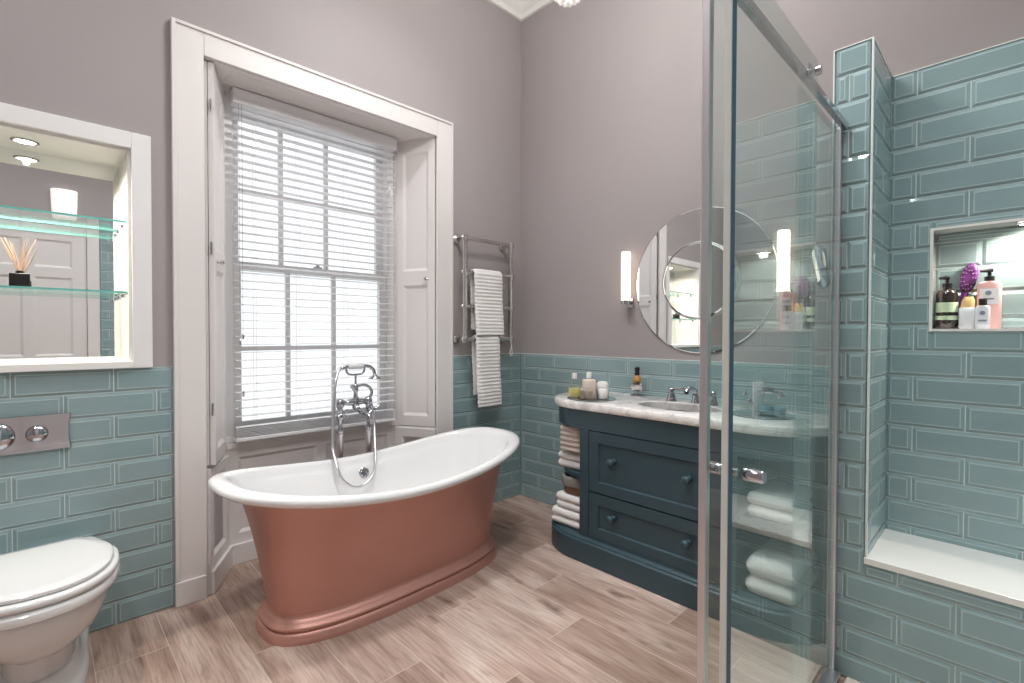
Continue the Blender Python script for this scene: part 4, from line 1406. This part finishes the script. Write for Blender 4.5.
br = thing('hair_brush', 'purple oval hair brush standing behind the dark pump bottle', 'brush', (2.628, -0.118, zb))
q = Matrix.Translation((2.638, -0.106, zb + 0.202)) @ Matrix.Rotation(math.radians(10), 4, 'Y') @ Matrix.Rotation(math.radians(-8), 4, 'X')
build('paddle', MB().loft([[q @ Vector((0.026 * k * cos(a), w, 0.062 * k * sin(a))) for a in [2 * pi * i / 36 for i in range(36)]] for k, w in ((0.86, 0.007), (1, 0.004), (1, -0.004), (0.9, -0.008), (0.6, -0.010))]), M['purple'], br, smooth=50)
bh = build('handle', MB().tube([q @ Vector((0, 0, -0.06)), q @ Vector((0.0, 0, -0.10)), q @ Vector((0.010, 0.0, -0.192))], [0.012, 0.009, 0.011], 12), M['purple'], br, smooth=50)
mb = MB()
for ring_n, kk in ((16, 0.78), (10, 0.48)):
    for i in range(ring_n):
        a = 2 * pi * i / ring_n
        p = q @ Vector((0.026 * kk * cos(a), -0.0085, 0.062 * kk * sin(a)))
        p2 = q @ Vector((0.026 * kk * cos(a), -0.016, 0.062 * kk * sin(a)))
        mb.tube([p, p2], 0.0022, 6)
build('bristles', mb, mat('lilac plastic', srgb(170, 130, 176), 0.4), br)
cj = thing('cream_bottle', 'squat white bottle of amber cream leaning between the dark and pink bottles', 'bottle', (2.643, -0.158, zb))
x, y = 2.638, -0.160
build('body', MB().loft([[(a, b, z) for a, b, _ in superellipse(w * 0.8, w, 3.5, x, y, 0, 40)] for w, z in ((0.022, zb), (0.025, zb + 0.004), (0.025, zb + 0.075), (0.022, zb + 0.083))]), M['paper'], cj, smooth=50)
build('cap', MB().loft([[(a + 0.004 * (z - zb - 0.083) / 0.04, b, z) for a, b, _ in superellipse(w * 0.8, w, 3, x, y, 0, 40)] for w, z in ((0.020, zb + 0.083), (0.019, zb + 0.11), (0.012, zb + 0.125))]), M['orange'], cj, smooth=50)
pb = thing('pink_pump_bottle', 'tall pink pump bottle with a white label at the right of the niche bottles', 'bottle', (2.712, -0.122, zb))
x, y = 2.698, -0.122
build('body', MB().loft([[(a, b, z) for a, b, _ in superellipse(0.024, w, 4, x, y, 0, 44)] for w, z in ((0.032, zb), (0.035, zb + 0.004), (0.035, zb + 0.172), (0.031, zb + 0.180), (0.012, zb + 0.184))]), M['pink'], pb, smooth=50)
build('label', MB().box(x - 0.026, x + 0.026, y - 0.0255, y - 0.0245, zb + 0.095, zb + 0.155), M['paper'], pb)
build('emblem', MB().lathe([(0.009, y - 0.0268), (0.009, y - 0.0257)], (x - 0.002, 0, zb + 0.138), 'y', 20).box(x - 0.016, x + 0.014, y - 0.0265, y - 0.0257, zb + 0.112, zb + 0.118), M['greyink'], pb)
build('pump', MB().lathe([(0.015, zb + 0.183), (0.015, zb + 0.203), (0.006, zb + 0.205), (0.006, zb + 0.222)], (x, y, 0), seg=18).tube([(x + 0.01, y, zb + 0.226), (x, y, zb + 0.227), (x - 0.024, y - 0.016, zb + 0.224)], [0.008, 0.009, 0.005], 10), M['black'], pb, smooth=50)
wbt = thing('conditioner_bottle', 'small white bottle with a black cap in front of the pink bottle', 'bottle', (2.692, -0.172, zb))
x, y = 2.682, -0.174
build('body', MB().loft([[(a, b, z) for a, b, _ in superellipse(0.014, w, 3.2, x, y, 0, 40)] for w, z in ((0.019, zb), (0.021, zb + 0.003), (0.021, zb + 0.078), (0.018, zb + 0.086), (0.012, zb + 0.089))]), M['paper'], wbt, smooth=50)
build('cap', MB().lathe([(0.0125, zb + 0.089), (0.0125, zb + 0.112), (0.011, zb + 0.115)], (x, y, 0), seg=20), M['black'], wbt, smooth=40)
build('emblem', MB().lathe([(0.008, y - 0.0158), (0.008, y - 0.0142)], (x, 0, zb + 0.06), 'y', 18).box(x - 0.012, x + 0.012, y - 0.0156, y - 0.014, zb + 0.028, zb + 0.034), M['greyink'], wbt)

tag(build('shower_tray', MB().box(2.345, XR - 0.009, -2.24, PY - 0.0105, 0.0005, 0.012), M['tray'], bevel=0.004), 'low pale stone shower tray in front of the tiled shower wall', 'shower tray')

# ---------------------------------------------------------------- shower glass
GX = 2.318
sc_ = thing('shower_screen', 'fixed clear glass shower screen with chrome post and rail, fitted to the tiled pier', 'shower screen', (GX, -1.1, 0))
PT = 2.075
build('wall_profile', MB().box(2.292, 2.308, PY - 0.030, PY - 0.0092, 0.013, PT + 0.002), M['satin'], sc_, bevel=0.003)
build('fixed_glass', MB().box(2.296, 2.304, -1.105, PY - 0.024, 0.03, PT - 0.015), M['pane'], sc_)
build('post_glass', MB().box(2.282, 2.317, -1.682, -1.676, 0.03, 2.05), M['pane'], sc_)
build('chrome_post', MB().box(2.262, 2.281, -1.684, -1.662, 0.0, 3.2), M['satin'], sc_, bevel=0.003)
build('top_rail', MB().box(2.309, 2.329, -1.690, PY - 0.012, PT - 0.012, PT + 0.014), M['chrome'], sc_, bevel=0.004)
build('bottom_rail', MB().box(2.286, 2.330, -1.665, PY - 0.031, 0.0125, 0.028), M['satin'], sc_, bevel=0.004)
sd = thing('shower_door', 'sliding clear glass shower door with a chrome bar knob, nearest the camera', 'shower door', (2.345, -1.4, 0.03))
dm = MB().box(2.336, 2.345, -1.697, -1.085, 0.032, PT + 0.05)
build('door_glass', dm, None, sd, mats=[M['pane'], M['gdark']], fmat=lambda p: 1 if (p.normal.y < -0.5) else 0)
build('edge_seal', MB().box(2.320, 2.3355, -1.698, -1.684, 0.032, PT - 0.014).box(2.3295, 2.3355, -1.698, -1.684, PT - 0.014, PT + 0.05), M['seal'], sd, bevel=0.002)
build('roller_bracket', MB().box(2.3305, 2.3355, -1.135, -1.095, PT - 0.02, PT + 0.032).lathe([(0.013, 2.3465), (0.013, 2.362)], (0, -1.115, PT + 0.006), 'x', 18), M['chrome'], sd, bevel=0.003)
build('knob', MB().lathe([(0.0125, 2.250), (0.014, 2.252), (0.014, 2.300), (0.0085, 2.304), (0.0085, 2.3355)], (0, -1.640, 0.987), 'x', 22).lathe([(0.0085, 2.3455), (0.015, 2.350), (0.015, 2.388), (0.0125, 2.392)], (0, -1.640, 0.987), 'x', 22), M['chrome'], sd, smooth=40)

# ---------------------------------------------------------------- behind the camera: door, wall lamp, ceiling fill lights added out of view
dr1 = bpy.data.objects.new('door_1', None)
C.objects.link(dr1)
dr1.location = (XR, (DY0 + DY1) / 2, 0)
struct(dr1)
mb = MB()
dm_ = frame_mtx((XR + 0.05, DY0 + 0.002, 0.004), (0, 1, 0), (-1, 0, 0))
dw = DY1 - DY0 - 0.004
panel_board(mb, dm_, dw, DZ - 0.006, 0.045, [(0.11, dw / 2 - 0.04, 0.25, 0.85), (dw / 2 + 0.04, dw - 0.11, 0.25, 0.85), (0.11, dw / 2 - 0.04, 1.06, 1.86), (dw / 2 + 0.04, dw - 0.11, 1.06, 1.86), (0.11, dw / 2 - 0.04, 1.96, 2.24), (dw / 2 + 0.04, dw - 0.11, 1.96, 2.24)], 0.012, 0.02)
struct(build('door_leaf', mb, M['wood'], dr1))
struct(build('door_knob', MB().lathe([(0.012, XR - 0.005), (0.012, XR - 0.02), (0.026, XR - 0.035), (0.028, XR - 0.05), (0.015, XR - 0.062)], (0, DY0 + 0.07, 0.98), 'x', 20), M['nickel'], dr1, smooth=40))
mb = MB()
mb.box(XR - 0.022, XR, DY0 - 0.1, DY0, 0, DZ + 0.1).box(XR - 0.022, XR, DY1, DY1 + 0.1, 0, DZ + 0.1).box(XR - 0.022, XR, DY0, DY1, DZ, DZ + 0.1)
struct(build('trim_17', mb, M['wood'], bevel=0.004))
struct(build('baseboard_front', MB().box(0.0, XR, YB, YB + 0.018, 0, 0.14).box(XR - 0.018, XR, YB + 0.018, DY0 - 0.1, 0, 0.14), M['wood'], bevel=0.004))
ul = thing('uplighter', 'lit white ceramic wall light high on the wall, seen in the recess mirror', 'wall light', (XR, -2.59, 2.46))
mb = MB()
rings = []
for z, w, d in ((2.46, 0.080, 0.05), (2.47, 0.092, 0.075), (2.60, 0.1, 0.09), (2.755, 0.104, 0.10)):
    rings.append([(XR - 0.001, -2.59 - w, z)] + [(XR - 0.001 - d * sin(pi * k / 16) ** 0.6, -2.59 - w * cos(pi * k / 16), z) for k in range(1, 16)] + [(XR - 0.001, -2.59 + w, z)])
mb.loft(rings)
build('ceramic_shade', mb, M['lampo'], ul, smooth=50)

dl0 = None
for i, (x, y) in enumerate(((0.75, -3.3), (2.7, -3.3), (0.75, -2.0), (2.75, -2.0))):
    pass


def fill_spot(x, y, label, cone=2.2, k=1.0):  # lamp added above the view to brighten the room; no such fixture is seen
    r = thing('fill_downlight', label, 'light', (x, y, ZC))
    build('bezel', MB().lathe([(0.055, 0), (0.055, -0.004), (0.042, -0.006), (0.04, 0.0)], (x, y, ZC), seg=24, cap0=False, cap1=False), M['chrome'], r, smooth=40)
    build('lens', MB().lathe([(0.041, -0.001), (0.041, -0.003)], (x, y, ZC), seg=24), M['lampd'], r)
    l = lamp('SPOT', 'fill_beam', (0, 0, -0.015), LAMP_FILL * k, (0.955, 0.985, 1.0), 0.16, spot_size=cone, spot_blend=1.0)
    l.parent = r
    return r


fill_spot(0.8, -3.3, 'unseen fill light added to the ceiling over the toilet end of the room', 2.3, 0.68)
fill_spot(2.4, -3.3, 'unseen fill light added to the ceiling near the panelled door')
fill_spot(0.9, -1.5, 'unseen fill light added to the ceiling over the copper bath')
fill_spot(2.0, -2.2, 'unseen fill light added to the ceiling over the middle of the floor')
fill_spot(2.85, -1.0, 'unseen fill light added to the ceiling over the shower', 1.3, 2.0)

# chandelier: only its lowest crystals reach into the photograph
ch = thing('chandelier', 'small crystal chandelier hanging from the ceiling near the wall corner', 'chandelier', (1.50, -1.235, 2.62))
cx_, cy_ = 1.50, -1.235
build('stem', MB().tube([(cx_, cy_, 2.74), (cx_, cy_, ZC - 0.002)], 0.006, 10).lathe([(0.06, ZC - 0.03), (0.06, ZC)], (cx_, cy_, 0), seg=24).sphere((cx_, cy_, 2.95), 0.05, 20, 12), M['nickel'], ch, smooth=50)
cr = MB()
for tier, (r, z, n) in enumerate(((0.0, 2.630, 1), (0.022, 2.642, 8), (0.046, 2.66, 14), (0.07, 2.69, 20), (0.10, 2.73, 26), (0.16, 2.80, 34), (0.22, 2.88, 40))):
    for k in range(n):
        a = 2 * pi * k / n + tier * 0.4
        cr.sphere((cx_ + r * cos(a), cy_ + r * sin(a), z), 0.011 + 0.0006 * tier, 8, 5)
o = build('crystals', cr, M['crystal'], ch)
o['kind'] = 'stuff'
for k in range(6):
    a = 2 * pi * k / 6
    px, py = cx_ + 0.26 * cos(a), cy_ + 0.26 * sin(a)
    am = build('arm', MB().tube(catmull([(cx_, cy_, 2.95), (cx_ + 0.12 * cos(a), cy_ + 0.12 * sin(a), 2.90), (cx_ + 0.22 * cos(a), cy_ + 0.22 * sin(a), 2.94), (px, py, 3.0)], 5), 0.006, 8)
               .lathe([(0.03, 3.0), (0.034, 3.006), (0.012, 3.012), (0.012, 3.07)], (px, py, 0), seg=14), M['nickel'], ch, smooth=50)
    build('candle_bulb', MB().lathe([(0.008, 3.07), (0.018, 3.09), (0.016, 3.115), (0.004, 3.145)], (px, py, 0), seg=12), M['lampd'], am, smooth=50)
    l = lamp('POINT', 'candle_light', (px - cx_, py - cy_, 3.20 - 2.62), LAMP_CHAND, (0.98, 0.98, 0.97), 0.05)
    l.parent = ch
